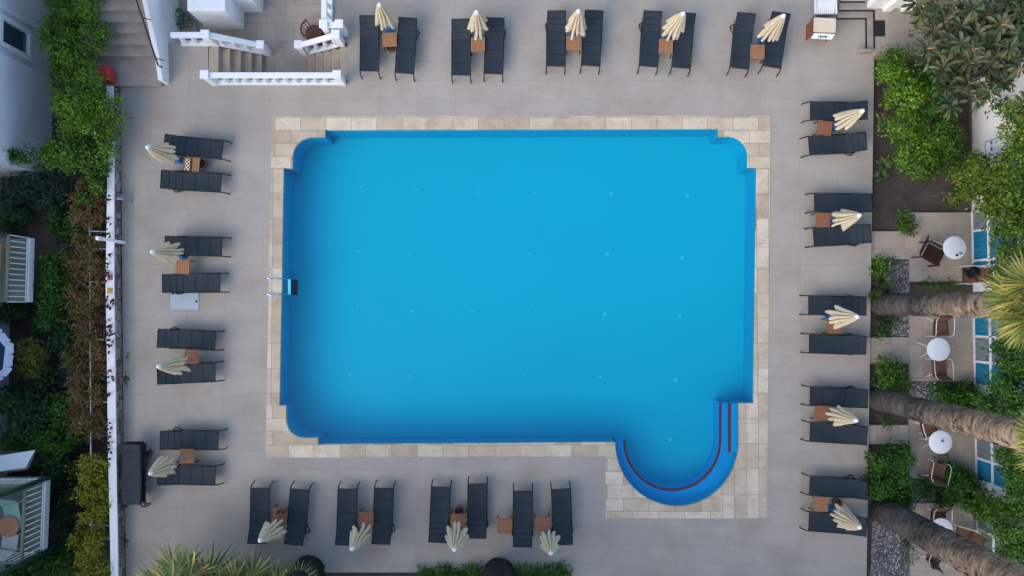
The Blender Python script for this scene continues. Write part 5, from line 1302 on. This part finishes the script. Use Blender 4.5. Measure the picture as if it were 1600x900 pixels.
L_ = [('dark fern-like shrub under the foot of the white house', [(20, 305, 30, 32, -.5, .5), (50, 285, 26, 22, -.5, .5)], 'teal', .26, .045),
      ('dark green shrub between the white house and the trellis', [(95, 300, 26, 22, -.5, .45), (85, 325, 22, 18, -.6, .4)], 'teal', .2, .05),
      ('dark low shrub above the upper balcony', [(15, 345, 26, 16, -.8, .4), (35, 335, 18, 18, -.8, .4)], 'dark', .12, .055),
      ('bright green shrub left of the trellis beside the pale earth', [(100, 345, 24, 24, -.4, .5), (112, 370, 16, 18, -.4, .45)], 'green', .11, .055),
      ('tall green shrub right of the upper balcony', [(90, 412, 22, 20, -.3, .55), (85, 440, 26, 24, -.3, .6), (92, 475, 26, 26, -.3, .6), (80, 500, 20, 18, -.4, .5)], 'green', .11, .055),
      ('dark shrub below the upper balcony', [(20, 490, 30, 12, -.8, .3), (70, 520, 24, 14, -.7, .35)], 'dark', .12, .06),
      ('dark shrub between the round bush and the trellis', [(95, 535, 22, 18, -.5, .4), (110, 520, 14, 16, -.5, .4)], 'dark', .11, .055),
      ('wide dark shrub below the navy parasol', [(25, 625, 34, 20, -.6, .45), (60, 640, 30, 24, -.5, .5), (40, 665, 34, 22, -.5, .5)], 'dark', .12, .06),
      ('dark green shrub below the grey slab path', [(100, 640, 28, 24, -.5, .5), (110, 670, 24, 24, -.5, .5), (85, 690, 26, 22, -.5, .5), (125, 615, 14, 14, -.4, .4)], 'green', .12, .06),
      ('dark shrub between the lower balcony and the hedge', [(95, 730, 24, 24, -.6, .45), (110, 765, 16, 24, -.7, .4), (70, 715, 18, 18, -.6, .4)], 'dark', .12, .06),
      ('dark leafy shrub between the pale earth and the trellis', [(118, 420, 14, 26, -.5, .4), (122, 470, 12, 26, -.5, .4), (118, 560, 12, 22, -.5, .4)], 'mid', .10, .05),
      ('dark shrub beside the grey slab path', [(78, 585, 14, 18, -.7, .35), (70, 610, 18, 12, -.7, .35)], 'dark', .11, .055),
      ('dark shrub above the pale roof', [(60, 690, 30, 14, -.6, .4), (20, 690, 26, 12, -.6, .4)], 'green', .11, .055),
      ('dark shrub beside the lower balcony railing', [(95, 800, 20, 26, -.8, .35), (105, 840, 16, 26, -.8, .4)], 'dark', .11, .055),
      ('green shrub at the bottom left corner below the balcony', [(60, 880, 34, 18, -.5, .5), (100, 880, 30, 24, -.5, .5), (30, 900, 30, 18, -.5, .5)], 'green', .12, .05)]
for lab, lm, mk, a, b in L_: bush('shrub', lab, 'shrub', lm, a, b, LF[mk], dens=260)
# bottom hedges
bush('hedge', 'low green hedge at the bottom edge left of the dark palm foot', 'hedge', [(668, 896, 14, 9, 0, .25), (692, 895, 16, 9, 0, .25), (718, 896, 16, 9, 0, .25), (742, 893, 14, 10, .05, .28)], .09, .05, LF['green'], dens=320)
bush('hedge', 'low green hedge at the bottom edge right of the dark palm foot', 'hedge', [(815, 894, 14, 9, 0, .25), (838, 895, 14, 9, 0, .25), (860, 893, 14, 9, .05, .28), (880, 890, 12, 10, .08, .3)], .09, .05, LF['green'], dens=320)
ps = []; ds = []
for (u, v, k) in ((197, 592, 26), (196, 845, 30), (200, 555, 6), (192, 835, 20)):
    for _ in range(k):
        c = P(u + random.gauss(0, 2), v + random.gauss(0, 4), .0); ps.append(tuple(c)); ds.append((random.uniform(-1, 1), random.uniform(-1, 1), random.uniform(.1, .8)))
n = len(ps); tag(leaves_mesh('weeds', np.array(ps), np.array(ds), np.array([[0.02, 0, 1.]] * n), .12, .025, LF['grass'], None, tuple(P(197, 592))), kind='stuff')
# dead leaves and litter on soil beds
n = 900; us = rng.uniform(1365, 1520, n); vs_ = rng.uniform(90, 900, n); lp = np.array([tuple(P(a, b, GR + .012 + .02 * random.random())) for a, b in zip(us, vs_)])
tag(leaves_mesh('leaf_litter', lp, rng.normal(size=(n, 3)) * np.array([1, 1, .1]), np.array([[0, 0, 1.]]) + rng.normal(size=(n, 3)) * .25, .07, .035, LF['brown'], None, (0, 0, 0)), kind='stuff')

# unseen building added beyond the bottom edge to shade the near deck
t = thing('added_shade_building', 'unseen white building with windows added below the bottom edge to shade the deck', 'building', (2, -13.2, GR)); o = t.location
m = MB(); m.box((-5, -17.2, 3.5), (30, 8, 7.4)); m.build('wall', M['white'], t, o)
m = MB(); m.box((-5, -17.2, 7.26), (30.6, 8.6, .14)); m.build('roof_slab', M['white'], t, o)
for zf in (1.6, 4.9):
    for i in range(7):
        x = -17 + 4 * i; m = MB(); m.box((x, -13.18, zf), (1.5, .08, 1.5)); wf = m.build('window_frame', M['whiteplastic'], t, o)
        m = MB(); m.box((x, -13.15, zf), (1.3, .06, 1.3)); m.build('window_pane', M['glass'], wf, o)
# ================================================================== LIGHT
SUN_EL = 35; SUN_AZ = 230      # clockwise from +Y (top of the picture): soft light from the lower edge, shaded there by the added unseen building
wd_ = bpy.data.worlds.new('World'); sc.world = wd_; wd_.use_nodes = True
nt = wd_.node_tree; bg = nt.nodes['Background']; sk_ = nt.nodes.new('ShaderNodeTexSky'); sk_.sky_type = 'NISHITA'; sk_.sun_disc = False
sk_.sun_elevation = R(SUN_EL); sk_.sun_rotation = R(SUN_AZ); sk_.air_density = 1.0; sk_.dust_density = 1.8; sk_.ozone_density = 1.0
nt.links.new(sk_.outputs[0], bg.inputs['Color']); bg.inputs['Strength'].default_value = .15
sd_ = bpy.data.lights.new('sun', 'SUN'); sd_.energy = .50; sd_.angle = R(66); sd_.color = (1, .93, .84); so_ = bpy.data.objects.new('sun', sd_); COL.objects.link(so_)
dr = Vector((math.sin(R(SUN_AZ)) * math.cos(R(SUN_EL)), math.cos(R(SUN_AZ)) * math.cos(R(SUN_EL)), math.sin(R(SUN_EL))))
so_.rotation_euler = dr.to_track_quat('Z', 'Y').to_euler(); so_.location = dr * 40
vs__ = sc.view_settings; vs__.view_transform = 'Standard'; vs__.look = 'None'; vs__.gamma = 1; vs__.exposure = 1.2; vs__.use_curve_mapping = False
sc.cycles.max_bounces = 8; sc.cycles.transparent_max_bounces = 12
